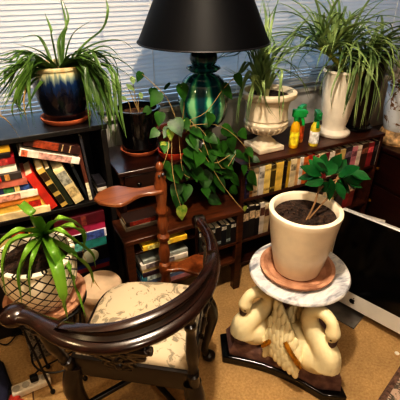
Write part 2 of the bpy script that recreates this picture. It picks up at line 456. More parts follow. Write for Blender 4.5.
# ------------------------------------------------------------------ left black bookcase
bx0, bx1, by0, by1, btop = -.72, .382, 1.66, 1.965, 1.03
t = thing('bookcase', 'black wooden bookcase under the blue-glazed pot, crammed with books', 'bookcase', ((bx0+bx1)/2, by0, 0))
part('side_panel', MB().box((bx0, by0, 0), (bx0+.025, by1, btop-.025)), BLACKWOOD, t, .002, world=True)
part('side_panel', MB().box((bx1-.025, by0, 0), (bx1, by1, btop-.025)), BLACKWOOD, t, .002, world=True)
part('top_panel', MB().box((bx0-.002, by0-.002, btop-.022), (bx1+.005, by1, btop)), BLACKWOOD, t, .002, world=True)
part('back_panel', MB().box((bx0+.025, by1-.01, .06), (bx1-.025, by1, btop-.025)), BLACKWOOD, t, world=True)
for z in (.645, .2): part('shelf', MB().box((bx0+.025, by0, z), (bx1-.025, by1-.01, z+.02)), BLACKWOOD, t, .0015, world=True)
part('plinth_board', MB().box((bx0+.025, by0+.01, 0), (bx1-.025, by0+.025, .2)), BLACKWOOD, t, world=True)

SH = .665
G1 = 'books lying in the left pile of the black bookcase'
pile = [  # bottom first: right-end u, thickness, colour, bands, label
 (44, .029, (222, 202, 160), None, 'cream hardback lying at the bottom of the left pile, on the upper shelf'),
 (41, .030, (226, 186, 92), [((176, 48, 40), .72, .92)], 'yellow book with a red spine panel, second from the pile bottom'),
 (38, .024, (214, 140, 62), None, 'orange book lying just under the pale cream one in the left pile'),
 (35, .028, (226, 214, 192), [((206, 150, 130), .2, .7)], 'pale cream book with a red line along its spine, mid pile'),
 (31, .027, (38, 48, 92), [((60, 110, 60), .55, .7), ((196, 180, 120), .72, .8), ((60, 90, 150), .85, .95)], 'navy book with small coloured spine pictures in the left pile'),
 (27, .030, (178, 108, 92), None, 'salmon red book lying above the navy one'),
 (23, .027, (62, 56, 52), [((176, 132, 74), .72, .8), ((176, 50, 36), .5, .66)], 'dark grey book with a tan and a red patch on its spine'),
 (20, .034, (228, 222, 208), [((40, 38, 42), .45, .68)], 'white book with a dark title block, above the dark grey book'),
 (20, .030, (138, 28, 36), [((170, 70, 66), .5, .9)], 'maroon hardback lying third from the top of the left pile'),
 (17, .018, (28, 26, 30), None, 'thin black book lying between the maroon and the yellow book'),
 (18, .026, (206, 166, 58), [((30, 26, 24), .1, .3)], 'mustard yellow book lying topmost in the left pile'),
]
z = SH
for i, (u, th, c, bd, lab) in enumerate(pile):
    th *= 1.085
    xr = px(u, 180, y=1.675).x; h = .235 + .02*((i*7) % 3)
    book(True, (xr - h/2, 1.663 + .006*((i*5) % 3), z), th, h, .165, c, lab, G1, yaw=R(((i*37) % 5)-2)*.5, band=bd); z += th + .0006
PILETOP = z

G2 = 'books leaning in the black bookcase'
def leaning(u0, v0, u1, v1, th, d, c, lab, bd=None, y=1.675, rough=.5):
    """spine centre runs from the bottom pixel to the top pixel"""
    a = px(u0, v0, y=y); b = px(u1, v1, y=y); dv = b - a; ang = math.atan2(dv.x, dv.z); h = max(dv.length, .1)
    loc = Vector((a.x, y, SH + abs(math.sin(ang))*th/2 + .002))
    return book(False, loc, th, h, d, c, lab, G2, lean=ang, band=bd, rough=rough)
leaning(53, 202, 27, 168, .036, .15, (196, 58, 44), 'red spined book leaning left, closest to the left pile', y=1.667)
leaning(64.5, 203, 39, 166, .03, .15, (206, 176, 100), 'yellow and black spined book leaning beside the red one', [((40, 36, 24), .1, .3), ((40, 40, 24), .4, .6), ((60, 40, 24), .7, .9)], y=1.667)
leaning(71, 203, 47, 167, .022, .16, (42, 52, 38), 'dark green book leaning between the yellow and cream ones', y=1.667)
leaning(80, 202, 58, 169, .045, .15, (222, 206, 160), 'cream spined book with grey lettering panel, leaning', [((150, 150, 140), .55, .9), ((178, 160, 120), .2, .45)], y=1.667)
leaning(88.5, 201, 73, 169, .014, .16, (34, 40, 46), 'black book leaning behind the cream spined one', y=1.69)
# two books bridging the top
a = px(21, 156, y=1.655); b = px(74, 170, y=1.655)
def bridging(u0, v0, u1, v1, th, d, c, lab, bd, y):
    a = px(u0, v0, y=y); b = px(u1, v1, y=y); dv = b-a; ang = math.atan2(dv.z, dv.x); h = dv.length
    T = book(True, (a+b)/2, th, h, d, c, lab, 'books laid across the leaning ones', band=bd)
    T.rotation_euler = (0, -ang, 0); return T
bridging(19, 156, 79, 164.5, .03, .15, (224, 216, 202), 'white book laid tilted across the leaning books', [((196, 110, 80), .02, .12), ((190, 150, 140), .3, .85)], 1.664)
bridging(23, 145.5, 79, 155, .036, .15, (52, 28, 24), 'brown leather volume with red spine panel on the white book', [((142, 66, 40), .16, .60), ((196, 170, 130), .66, .68), ((196, 170, 130), .8, .82)], 1.667)
book(False, (px(90.5, 200, y=1.69).x, 1.672, SH), .016, .28, .2, (92, 52, 40), 'thin brown book standing right of the leaning ones', G2, lean=R(-4), band=[((222, 210, 180), .02, .35)])
book(False, (px(94, 200, y=1.69).x, 1.685, SH), .012, .32, .2, (52, 52, 58), 'tall grey binder standing by the right side panel', G2, lean=R(-3), name='binder', cat='binder')
for k in range(4):
    cc = [(226, 222, 214), (28, 28, 32), (214, 206, 196), (40, 38, 44)][k]
    lb = ['white disc case lying at the bottom of the small stack', 'black disc case lying on the bottom white one', 'pale grey disc case lying third up in the small stack', 'dark case lying on top of the small disc stack'][k]
    book(True, (.331, 1.675, SH+.0005+k*.019), .018, .044, .12, cc, lb, 'disc cases by the bookcase side', name='disc_case', cat='case')

G3 = 'books lying on the lower shelf of the black bookcase'
z = .22
low = [((26, 22, 24), .03, .25, None, 'black book lying lowest on the lower shelf, right pile', (0,0)),
       ((120, 34, 38), .026, .22, None, 'dark red book lying second lowest in the lower pile', (0,0)),
       ((28, 36, 84), .03, .23, None, 'navy blue book lying under the ornamented black box', (0,0)),]
for c, th, h, bd, lab, o in low:
    book(True, (.205, 1.68, z), th, h, .17, c, lab, G3, band=bd); z += th + .0006
tb = thing('keepsake_box', 'black box with a pale round floral emblem on its front', 'box', (.205, 1.675, z))
part('case', MB().box((-.115, 0, 0), (.115, .16, .085)), mat('lacquer_black', (20, 20, 22), .3), tb, .003)
em = MB()
Mx = Matrix.Rotation(PI/2, 4, 'X')
em.lathe([(.036, 0), (.041, .002), (.041, .004), (.036, .005)], 28, (.02, -.0005, .042), M=Mx)
for k in range(8):
    a = k*PI/4; em.ball((.02+.02*math.cos(a), -.002, .042+.02*math.sin(a)), (.011, .003, .007), 8, 6, Matrix.Rotation(-a, 4, 'Y'))
part('emblem', em, mat('emblem_pale', (170, 172, 150), .5), tb)
z += .0856
for c, th, h, bd, lab in [
    ((44, 128, 124), .05, .225, [((90, 160, 150), .1, .5)], 'thick teal book lying on the ornamented box'),
    ((206, 204, 214), .048, .235, [((70, 90, 150), .1, .95), ((222, 220, 226), .2, .5)], 'white book with a blue stripe lying over the teal one'),
    ((166, 48, 88), .042, .235, None, 'magenta book lying between the white and the maroon one'),
    ((84, 18, 34), .058, .24, [((120, 60, 52), .52, .62)], 'thick dark maroon book near the top of the lower pile')]:
    book(True, (.205, 1.675 + rnd.uniform(0, .01), z), th, h, .17, c, lab, G3, band=bd); z += th + .0006
book(True, (-.18, 1.68, .22), .2, .26, .17, (40, 34, 32), 'dark thick album lying low behind the lattice pot', G3, name='album', cat='album')
book(True, (-.18, 1.675, .4206), .1, .3, .17, (52, 42, 36), 'brown thick album lying on the dark one', G3, name='album', cat='album')
book(True, (-.17, 1.675, .5212), .045, .34, .17, (214, 192, 136), 'cream yellow book lying behind the aloe leaf tip', G3)
book(True, (-.165, 1.675, .567), .03, .36, .17, (30, 24, 24), 'black book with red and yellow spine marks behind the aloe', G3, band=[((170, 40, 36), .68, .84), ((206, 166, 60), .88, .96)])

# ------------------------------------------------------------------ step end table
tx0, tx1, ty0, ty1 = .35, 1.0, 1.44, 1.96
ux0, ux1, uy0 = .4, .985, 1.62
t = thing('end_table', 'two-tier walnut end table under the green lamp', 'table', ((tx0+tx1)/2, ty0, 0))
part('lower_top', MB().prism([(tx0, ty0), (tx1, ty0), (tx1, ty1), (.392, ty1), (.392, 1.652), (tx0, 1.652)], .515, .54), TABLEW, t, .004, world=True)
for xx in (tx0+.004, tx1-.044):
    for yy in (ty0+.006, ty1-.046):
        xq = max(xx, .396) if yy > 1.6 else xx; part('leg', MB().box((xq, yy, 0), (xq+.04, yy+.04, .515)), TABLEW, t, .003, world=True)
part('upper_top', MB().box((ux0, uy0, .775), (ux1, ty1, .80)), TABLED, t, .005, world=True)
for a in (ux0+.01, ux1-.03): part('upper_side', MB().box((a, uy0+.015, .54), (a+.02, ty1, .775)), TABLED, t, .002, world=True)
part('upper_back', MB().box((ux0+.03, ty1-.012, .54), (ux1-.03, ty1, .775)), TABLED, t, world=True)
dr = part('drawer', MB().box((ux0+.032, uy0+.012, .672), (ux1-.032, uy0+.26, .77)), TABLED, t, .003, world=True)
part('knob', MB().ball((px(139, 180, y=uy0).x, uy0+.002, .722), .012), BLACKG, dr, world=True)
part('bottom_shelf', MB().box((.396, ty0+.006, .2), (tx1-.02, ty1-.02, .218)), TABLEW, t, .002, world=True)
part('divider', MB().box((.71, ty0+.006, .218), (.726, ty1-.02, .515)), TABLED, t, .001, world=True)
part('middle_shelf', MB().box((.726, ty0+.006, .325), (tx1-.02, ty1-.02, .34)), TABLEW, t, .001, world=True)
part('thin_shelf', MB().box((.396, ty0+.006, .45), (.71, ty1-.02, .46)), TABLED, t, .001, world=True)
part('side_board', MB().box((.392, ty0+.05, .218), (.397, ty1-.05, .515)), TABLED, t, world=True)
part('side_board', MB().box((tx1-.02, ty0+.05, .1), (tx1-.015, ty1-.05, .515)), TABLED, t, world=True)

G4 = 'books inside the end table'
book(True, (.55, ty0+.004, .4604), .026, .23, .16, (222, 186, 64), 'yellow book lying alone high under the end table top', G4, band=[((236, 214, 130), .1, .6)])
z = .2184
for c, th, h, lab, bd in [((170, 120, 124), .026, .26, 'pinkish book lying lowest in the end table pile', None),
        ((96, 116, 150), .024, .25, 'blue grey book lying second in the end table pile', None),
        ((70, 140, 160), .03, .245, 'turquoise book lying in the end table pile', [((190, 214, 214), .1, .8)]),
        ((60, 40, 50), .024, .24, 'plum book lying above the turquoise one in the end table', None),
        ((210, 190, 140), .022, .25, 'straw coloured book lying mid pile in the end table', None),
        ((214, 206, 196), .028, .25, 'off-white book lying near the top of the end table pile', [((130, 120, 120), .1, .7)]),
        ((150, 156, 150), .02, .24, 'grey green book lying topmost in the end table pile', None)]:
    book(True, (.55+rnd.uniform(-.008, .008), ty0+.006+rnd.uniform(0, .008), z), th, h, .17, c, lab, G4, band=bd); z += th+.0006
xx = .735
for k, (c, lab) in enumerate([((26, 30, 30), 'black green book standing leftmost in the right end table niche'), ((38, 30, 34), 'dark plum book standing in the right end table niche, second'),
          ((22, 34, 34), 'dark teal book standing third in the right niche'), ((30, 24, 24), 'dark brown book standing fourth in the right niche'),
          ((24, 28, 36), 'black blue book standing fifth in the right niche'), ((40, 44, 40), 'charcoal book standing sixth in the right niche'), ((26, 20, 24), 'black book standing rightmost in the right niche')]):
    th = [.034, .03, .028, .036, .03, .026, .03][k]
    book(False, (xx+th/2, ty0+.012, .3405), th, .135-.01*(k % 2), .12, c, lab, G4, band=[((176, 172, 160), .75, .9)] if k % 2 == 0 else [((120, 130, 130), .15, .3)]); xx += th+.0007
# things on the lower tier
book(True, (px(140, 214, y=1.55).x, 1.52, .5405), .02, .17, .1, (120, 112, 100), 'grey book lying on the lower tier behind the paddle stand', 'books on the lower tier')
book(True, (px(140, 214, y=1.55).x+.005, 1.528, .561), .024, .165, .095, (46, 30, 26), 'dark book with rusty spine lying on the grey one', 'books on the lower tier', band=[((124, 46, 32), .1, .9)])

# ------------------------------------------------------------------ right brown bookcase
rx0, rx1, ry0, ry1, rtop = 1.06, 2.13, 1.585, 1.96, .72
t = thing('bookcase', 'low brown wooden bookcase under the cream urn and white vase', 'bookcase', ((rx0+rx1)/2, ry0, 0))
for a in (rx0, rx1-.024): part('side_panel', MB().box((a, ry0, 0), (a+.024, ry1, rtop-.02)), CASEW, t, .002, world=True)
part('top_panel', MB().box((rx0-.006, ry0-.004, rtop-.02), (rx1+.006, ry1, rtop)), CASEW, t, .003, world=True)
part('back_panel', MB().box((rx0+.024, ry1-.01, .03), (rx1-.024, ry1, rtop-.02)), CASEW, t, world=True)
for z in (.485, .2, .03): part('shelf', MB().box((rx0+.024, ry0, z), (rx1-.024, ry1-.01, z+.018)), CASEW, t, .0015, world=True)
G5 = 'books standing on the upper shelf of the brown bookcase'
row = [(243, 246.5, (38, 34, 70), 'navy', .165), (246.5, 249.5, (52, 40, 66), 'dark purple', .17), (249.5, 252.5, (196, 146, 84), 'tan orange', .16),
       (252.5, 257.5, (222, 206, 176), 'cream with dark marks', .175), (258, 263, (206, 200, 190), 'pale grey', .18), (263, 269, (232, 204, 124), 'pale yellow', .182),
       (269, 274, (74, 64, 28), 'olive brown', .172), (274, 281, (228, 194, 96), 'wide yellow', .18), (281, 284.5, (26, 22, 24), 'slim black', .178),
       (284.5, 288, (190, 160, 52), 'mustard', .168), (288, 293.5, (222, 208, 174), 'ivory', .18), (293.5, 297, (220, 178, 128), 'peach', .17),
       (297, 300, (218, 214, 206), 'slim white', .178), (300, 304.5, (212, 120, 52), 'bright orange', .174), (304.5, 310, (176, 44, 34), 'bright red', .18),
       (310, 314, (150, 36, 32), 'brick red', .165), (314, 319, (214, 196, 160), 'beige', .175), (319, 324, (120, 34, 40), 'wine red', .17),
       (324, 329, (222, 214, 200), 'chalk white', .165), (329, 334, (96, 70, 48), 'cocoa brown', .175), (334, 339, (206, 180, 120), 'sand', .165),
       (339, 345, (60, 50, 56), 'slate', .175), (345, 350, (196, 130, 140), 'dusty pink', .168), (350, 354, (222, 206, 190), 'shell', .165),
       (354, 360, (70, 42, 30), 'dark brown', .172), (360, 365, (140, 48, 52), 'faded crimson', .168), (366, 370, (34, 28, 30), 'jet', .172), (371, 375.5, (220, 212, 196), 'off-white', .165)]
for u0, u1, c, nm, h in row:
    x0, x1 = px(u0, 178, y=1.6).x, px(u1, 178, y=1.6).x
    x0 = max(x0, rx0+.026); x1 = min(x1, rx1-.026)
    k3 = tuple(int(v*.72) for v in c) if sum(c) > 330 else tuple(min(255, int(v*1.7)+20) for v in c); bd = [(k3, .6, .82)] if int(u0*2) % 3 == 0 else ([(k3, .12, .2), (k3, .8, .86)] if int(u0*2) % 3 == 1 else None)
    pos = {0: 'by the urn'}
    book(False, ((x0+x1)/2, 1.586 + .005*(int(u0*3) % 3), .5035), (x1-x0)-.001, h, .13, c, '%s spined book standing on the upper shelf of the brown bookcase' % nm, G5, band=bd)
G6 = 'books standing on the lower shelf of the brown bookcase'
for u0, u1, c, nm, h in [(242, 248, (24, 26, 34), 'blue black', .21), (248, 254, (36, 34, 36), 'charcoal', .22), (254, 258.5, (24, 22, 26), 'black', .21), (258.5, 263, (206, 200, 190), 'white', .22), (263, 268, (196, 180, 150), 'beige', .2),
                         (320, 326, (60, 40, 34), 'brown', .2), (326, 332, (196, 170, 110), 'straw', .19), (337, 341, (70, 60, 58), 'grey', .21), (341, 346, (130, 36, 40), 'crimson', .215), (346, 351, (120, 52, 44), 'rust red', .2)]:
    vv = 225 if u0 < 300 else 205
    x0, x1 = px(u0, vv, y=1.6).x, px(u1, vv, y=1.6).x; x0 = max(x0, rx0+.026)
    book(False, ((x0+x1)/2, 1.595, .2185), (x1-x0)-.001, h, .13, c, '%s spined book standing on the lower shelf of the brown bookcase' % nm, G6, band=[((190, 170, 140) if sum(c) < 300 else (90, 60, 50), .6, .85)])

# ------------------------------------------------------------------ pots
def pot_profile(r0, r1, h, lip=.012, wall=.01, belly=0, n=8):
    pr = [(r0*.96, 0)]
    for i in range(n+1):
        f = i/n; pr.append((r0+(r1-r0)*f + belly*math.sin(PI*f), .004 + (h-lip-.004)*f))
    pr += [(r1+.006, h-lip), (r1+.007, h-lip*.3), (r1+.003, h), (r1-wall, h), (r1-wall-.002, h-.02), (r1-wall-.006, h-.05)]
    return pr
def saucer(r, h=.022, wall=.006):
    return [(r*.86, 0), (r, h*.55), (r+.002, h), (r-wall, h), (r*.86-wall, .007), (.001, .007)]
def soil_mb(r, z, seed=0):
    q = random.Random(seed); mb = MB(); seg = 28
    vs = [Vector((0, 0, z+.004))]; fs = []
    for i, f in enumerate((.3, .6, .85, 1.0)):
        for k in range(seg):
            a = 2*PI*k/seg; vs.append(Vector((r*f*math.cos(a), r*f*math.sin(a), z + q.uniform(-.004, .006)*(f < 1))))
    for k in range(seg): fs.append((0, 1+k, 1+(k+1) % seg))
    for i in range(3):
        for k in range(seg): a = 1+i*seg+k; b = 1+i*seg+(k+1) % seg; fs.append((a, b, b+seg, a+seg))
    return mb.add(vs, fs)

LG1 = leaf_mat('strap_leaf', (34, 62, 24), (100, 130, 62))
LG2 = leaf_mat('spider_leaf', (76, 108, 66), (168, 188, 126))
LG3 = leaf_mat('pothos_leaf', (14, 48, 14), (56, 108, 34), .45, 14)
LG4 = leaf_mat('aloe_leaf', (74, 122, 34), (136, 174, 66), .35, 6, .15)
LG5 = leaf_mat('coffee_leaf', (10, 50, 22), (34, 100, 50), .22, 10, .12)
LDRY = leaf_mat('dry_leaf', (150, 112, 60), (190, 158, 96), .7)

def W(u, v, y): return px(u, v, y=y)
YMAX = YB-.062
def clampY(pts): return [Vector((p.x, min(p.y, YMAX), p.z)) for p in pts]

# --- blue glazed pot on the left bookcase
P0 = px(68, 121, z=btop+.0); P0.z = btop; P0.y = 1.80; P0.x = .243
t = thing('potted_plant', 'strap-leaved plant in a dark blue pot with cream drip glaze on a terracotta saucer', 'plant', P0, 'potted plants')
part('saucer', MB().lathe(saucer(.108, .024), 40), TERRA, t)
part('pot', MB().lathe(pot_profile(.082, .112, .235, belly=.014), 48, (0, 0, .008)), drip_glaze(), t)
part('soil', soil_mb(.1, .205, 1), SOIL, t)
mb = MB()
B0 = P0 + Vector((0, 0, .205))
def fan(mb, base, tips, width, jitter=0.0, q=rnd, n=14, fold=.25):
    for tip in tips:
        pts = [base + Vector((q.uniform(-.025, .025), q.uniform(-.02, .02), 0))]
        for (u, v, y) in tip: pts.append(W(u, v, y) + Vector((q.uniform(-1, 1), q.uniform(-1, 1)*.5, q.uniform(-1, 1)))*jitter)
        mb.strap(clampY(pts), width*q.uniform(.75, 1.15), n=n, fold=fold)
tipsA = [[(51, 35, 1.8), (45, 12, 1.82)], [(72, 36, 1.76), (92, 19, 1.74)], [(40, 52, 1.76), (12, 43, 1.72)], [(85, 44, 1.82), (103, 28, 1.84), (107, 6, 1.86), (98, -14, 1.88)],
         [(88, 54, 1.8), (108, 48, 1.8), (126, 64, 1.78)], [(84, 62, 1.7), (95, 95, 1.62), (104, 130, 1.6)], [(88, 58, 1.72), (104, 90, 1.66), (112, 135, 1.62)],
         [(80, 64, 1.68), (88, 92, 1.61), (94, 122, 1.6)], [(92, 52, 1.76), (114, 74, 1.74), (119, 112, 1.74)], [(78, 60, 1.66), (100, 70, 1.62), (128, 96, 1.62)],
         [(36, 60, 1.68), (30, 85, 1.62), (34, 128, 1.6)], [(30, 58, 1.72), (10, 76, 1.66), (-8, 92, 1.62)], [(28, 56, 1.74), (8, 60, 1.7), (-14, 58, 1.68)],
         [(34, 62, 1.68), (18, 84, 1.62), (2, 108, 1.6)], [(30, 64, 1.7), (14, 70, 1.68), (-10, 76, 1.66)], [(36, 66, 1.66), (16, 98, 1.6), (27, 121, 1.6)],
         [(60, 42, 1.84), (68, 20, 1.88), (60, -6, 1.9)], [(44, 46, 1.82), (34, 36, 1.86), (14, 40, 1.88)], [(88, 48, 1.84), (118, 40, 1.86), (138, 52, 1.86)],
         [(96, 56, 1.78), (122, 62, 1.78), (142, 80, 1.76)], [(70, 55, 1.7), (84, 56, 1.66), (108, 62, 1.64)], [(82, 58, 1.68), (98, 84, 1.62), (108, 112, 1.6), (112, 150, 1.6)],
         [(26, 66, 1.72), (6, 88, 1.68), (-12, 110, 1.66)], [(32, 70, 1.7), (22, 92, 1.66), (8, 100, 1.66)], [(40, 60, 1.8), (20, 54, 1.84), (-6, 66, 1.86)]]
fan(mb, B0, tipsA, .0115, .004); fan(mb, B0, tipsA[4:17], .010, .022); fan(mb, B0, tipsA[5:10]+tipsA[11:16], .009, .02); fan(mb, B0, tipsA[11:16]+tipsA[22:], .010, .015)
fan(mb, B0, tipsA[5:10]+tipsA[6:10], .010, .025); fan(mb, B0, [[(14+k*5, 70+k*3, 1.70), (2+k*3, 88+k*6, 1.64)] for k in range(6)], .011, .012); fan(mb, B0, [[(88+k*4, 64+k, 1.70), (98+k*5, 100+k*4, 1.63), (103+k*5, 128+k*2, 1.61)] for k in range(6)], .010, .012); fan(mb, B0, tipsA[5:10]+tipsA[19:22], .009, .03); fan(mb, B0, tipsA[11:16]+tipsA[22:], .009, .03)
part('leaves', mb, LG1, t, world=True, smooth=180)
mb = MB(); mb.strap([W(-6, 112, 1.63), W(8, 122, 1.62), W(20, 138, 1.625)], .006, n=8); mb.strap([B0, W(35, 66, 1.7), W(24, 100, 1.62), W(30, 132, 1.6)], .005, n=10)
part('dry_leaf', mb, LDRY, t, world=True, smooth=180, label='dry straw-coloured leaf')
mb = MB()
for k in range(5): mb.ball(B0 + Vector((rnd.uniform(-.05, .05), rnd.uniform(-.06, 0), .012)), (.013, .012, .02), 10, 8)
part('leaf_base', mb, mat('leaf_base', (150, 150, 96), .5, c2=(110, 70, 50)), t, world=True)

# --- black pot on the end table
P1 = Vector((.585, 1.835, .80))
t = thing('potted_plant', 'sparse seedling in a plain black pot on a terracotta saucer on the end table', 'plant', P1, 'potted plants')
part('saucer', MB().lathe(saucer(.098, .024), 36), TERRA, t)
part('pot', MB().lathe(pot_profile(.08, .108, .225, belly=.006), 40, (0, 0, .008)), BLACKG, t)
part('soil', soil_mb(.097, .2, 2), mat('brown_soil', (60, 38, 24), .95, c2=(110, 76, 50), scale=60, bump=1, bscale=90), t)
mb = MB(); st = MB(); B1 = P1 + Vector((0, 0, .2))
for u, v, s in [(126, 84, .05), (119, 96, .045), (140, 92, .04), (132, 76, .045)]:
    q = W(u, v, 1.84); st.tube(spline([B1 + Vector((rnd.uniform(-.03, .02), 0, 0)), (B1+q)/2 + Vector((0, 0, .02)), q], 6), .002, 6)
    mb.heart(q, Vector((rnd.uniform(-1, 1), -.5, -.3)), (0, -.5, 1), s, .3, True)
part('stem', st, STEM, t, world=True); part('leaves', mb, LG2, t, world=True, smooth=180)

# --- pothos on the end table
P2 = Vector((.725, 1.71, .80))
t = thing('potted_plant', 'trailing pothos with heart-shaped leaves in a brown clay pot beside the lamp', 'plant', P2, 'potted plants')
part('saucer', MB().lathe(saucer(.084, .034), 32), mat('red_saucer', (176, 62, 36), .5), t)
part('pot', MB().lathe(pot_profile(.058, .082, .135, belly=.004), 36, (0, 0, .008)), mat('brown_clay_pot', (92, 50, 34), .6, var=.25), t)
part('soil', soil_mb(.072, .118, 3), SOIL, t)
B2 = P2 + Vector((0, 0, .12)); mb = MB(); st = MB(); my = MB()
leafs = [(195, 168, 1.56, .1), (217, 178, 1.55, .085), (160, 112, 1.66, .07), (212, 148, 1.58, .09), (186, 148, 1.58, .085), (205, 132, 1.62, .08), (222, 128, 1.6, .09), (235, 152, 1.57, .075), (224, 162, 1.56, .08),
         (247, 148, 1.57, .07), (159, 92, 1.7, .075), (181, 84, 1.66, .085), (150, 108, 1.72, .06), (244, 165, 1.56, .06), (205, 188, 1.54, .07), (177, 196, 1.53, .06), (232, 186, 1.53, .06), (167, 84, 1.74, .06),
         (153, 88, 1.76, .06), (141, 72, 1.8, .055), (236, 74, 1.6, .07), (223, 86, 1.57, .08), (170, 128, 1.62, .07), (240, 130, 1.6, .07), (206, 160, 1.56, .085), (178, 165, 1.56, .07),
         (230, 138, 1.58, .08), (190, 135, 1.58, .09), (165, 142, 1.6, .06), (158, 130, 1.66, .055), (252, 158, 1.57, .05), (200, 152, 1.55, .09), (182, 120, 1.6, .07)]
extra = []
for k in range(46):
    u, v = rnd.gauss(206, 23), rnd.gauss(160, 17)
    extra.append((u, v, 1.6 + rnd.uniform(-.03, .03), rnd.uniform(.055, .09)))
for u, v, y, s in leafs + extra:
    q = W(u, v, y)
    if q.z < .82 and q.y > uy0-.035: q = W(u, v, uy0-.045)
    away = (q - B2); away.z = 0
    tip = away.normalized()*.5 + Vector((rnd.uniform(-.6, .6), rnd.uniform(-.5, .1), rnd.uniform(-1.0, -.1)))
    mb.heart(q, tip, Vector((rnd.uniform(-.4, .4), -.8, .7)), s*rnd.uniform(.85, 1.1), rnd.uniform(.36, .46))
stems = [[(178, 122, 1.7), (190, 120, 1.62), (203, 140, 1.57), (213, 163, 1.55), (230, 155, 1.55)], [(200, 128, 1.62), (222, 168, 1.55), (236, 154, 1.55)], [(178, 128, 1.66), (180, 150, 1.57), (183, 172, 1.54), (190, 178, 1.54)],
         [(170, 128, 1.66), (168, 150, 1.57), (163, 166, 1.56)], [(200, 150, 1.57), (222, 184, 1.52), (236, 202, 1.46), (245, 212, 1.43)], [(172, 130, 1.64), (172, 165, 1.56), (176, 190, 1.53), (182, 210, 1.5), (182, 218, 1.49)],
         [(176, 120, 1.7), (168, 100, 1.72), (160, 90, 1.72), (142, 74, 1.8)], [(182, 120, 1.68), (184, 100, 1.66), (181, 86, 1.66)], [(186, 122, 1.66), (206, 112, 1.6), (224, 88, 1.57), (236, 76, 1.6)], [(186, 126, 1.64), (220, 126, 1.6), (246, 148, 1.57), (250, 170, 1.55)]]
for s in stems: st.tube(spline([B2] + [W(*p_) for p_ in s], 14), .002, 6)
part('vines', st, STEM, t, world=True); part('leaves', mb, LG3, t, world=True, smooth=180)
for u, v, y, s in [(181, 212, 1.49, .085), (170, 135, 1.6, .06), (186, 126, 1.6, .06), (163, 148, 1.6, .045), (245, 212, 1.425, .035)]:
    my.heart(W(u, v-6, y-.01), Vector((.05, -.2, -1)), (0, -1, .3), s, .36)
part('pale_leaves', my, leaf_mat('variegated_leaf', (96, 150, 52), (196, 200, 104), .4, 40), t, world=True, smooth=180, label='pale variegated leaves')

# --- lamp
PL = Vector((.9, 1.73, .80))
t = thing('table_lamp', 'green glazed ginger-jar table lamp with a black cone shade', 'lamp', PL)
part('foot', MB().lathe([(.088, 0), (.092, .01), (.088, .022), (.07, .032), (.052, .06), (.046, .09), (.052, .112), (.05, .122)], 36), mat('dark_bronze', (24, 34, 32), .3, coat=.4), t)
pr = [(.046, .118)] + [(.046*abs(math.cos(PI*(i+.6)/13.2))**3 + .124*max(0, math.sin(PI*min(1, (i+.6)/13.2)))**.75, .125 + .25*i/12) for i in range(13)] + [(.045, .384), (.044, .392)]
part('body', MB().lathe(pr, 80, ribs=10, amp=.03), melon_glaze(), t)
part('collar', MB().lathe([(.044, .388), (.07, .396), (.084, .408), (.08, .418), (.06, .424), (.05, .426)], 40), melon_glaze(), t)
part('neck', MB().lathe([(.05, .424), (.06, .434), (.066, .452), (.062, .474), (.046, .492), (.024, .5), (.01, .502)], 48, ribs=10, amp=.03), melon_glaze(), t)
part('harp_rod', MB().tube([(0, 0, .475), (0, 0, .80)], .006, 10), GOLD, t)
part('socket', MB().lathe([(.012, .495), (.02, .5), (.02, .545), (.014, .55)], 20), GOLD, t)
def shell(r0, z0, r1, z1, th, seg=64):
    return MB().lathe([(r0-th, z0), (r0, z0), (r1, z1), (r1-th, z1)], seg)
SHADEM = mat('shade_black', (6, 7, 11), .55, var=.08, scale=120, spec=.15)
sm = MB(); seg = 64
for (ra, za, rb, zb) in ((.305, .528, .168, .82),):
    sm.add([Vector((r*math.cos(2*PI*k/seg), r*math.sin(2*PI*k/seg), z)) for (r, z) in ((ra, za), (rb, zb), (rb-.004, zb), (ra-.004, za)) for k in range(seg)],
           [(i*seg+k, i*seg+(k+1) % seg, ((i+1) % 4)*seg+(k+1) % seg, ((i+1) % 4)*seg+k) for i in range(4) for k in range(seg)])
sh = part('lamp_shade', sm, SHADEM, t)
for r, z in ((.306, .529), (.169, .819)):
    part('shade_trim', MB().tube([(r*math.cos(2*PI*k/64), r*math.sin(2*PI*k/64), z) for k in range(65)], .0035, 6), mat('shade_piping', (20, 20, 26), .5), sh)
part('shade_spider', MB().tube([(-.163, 0, .8), (.163, 0, .8)], .003, 6).tube([(0, -.163, .8), (0, .163, .8)], .003, 6), GOLD, sh)

# --- cream urn
PU = px(266, 151, z=rtop); PU.y = 1.735; PU.x = 1.30
t = thing('potted_plant', 'spiky-leaved plant in a cream stone urn on a square foot', 'plant', PU, 'potted plants')
sq = MB(); sq.box((-.085, -.085, 0), (.085, .085, .03)); part('urn_foot', sq, CREAM, t, .006)
pr = [(.07, .03), (.066, .045), (.046, .06), (.036, .075), (.04, .09), (.075, .105), (.112, .13), (.122, .15), (.124, .165), (.115, .172), (.113, .18), (.12, .188), (.116, .22), (.118, .26), (.128, .29), (.148, .302), (.156, .312), (.156, .33), (.146, .335), (.13, .335), (.122, .31), (.12, .28)]
u_ = part('urn', MB().lathe(pr, 56), CREAM, t)
fl = MB()
for k in range(22):
    a = 2*PI*k/22; fl.tube(spline([(.05*math.cos(a), .05*math.sin(a), .092), (.1*math.cos(a), .1*math.sin(a), .118), (.124*math.cos(a), .124*math.sin(a), .148)], 6), [.004, .005, .006, .006, .006, .005, .004], 6)
part('fluting', fl, CREAM, u_)
part('soil', soil_mb(.121, .305, 4), SOIL, t)
BU = PU + Vector((-.03, 0, .3)); mb = MB()
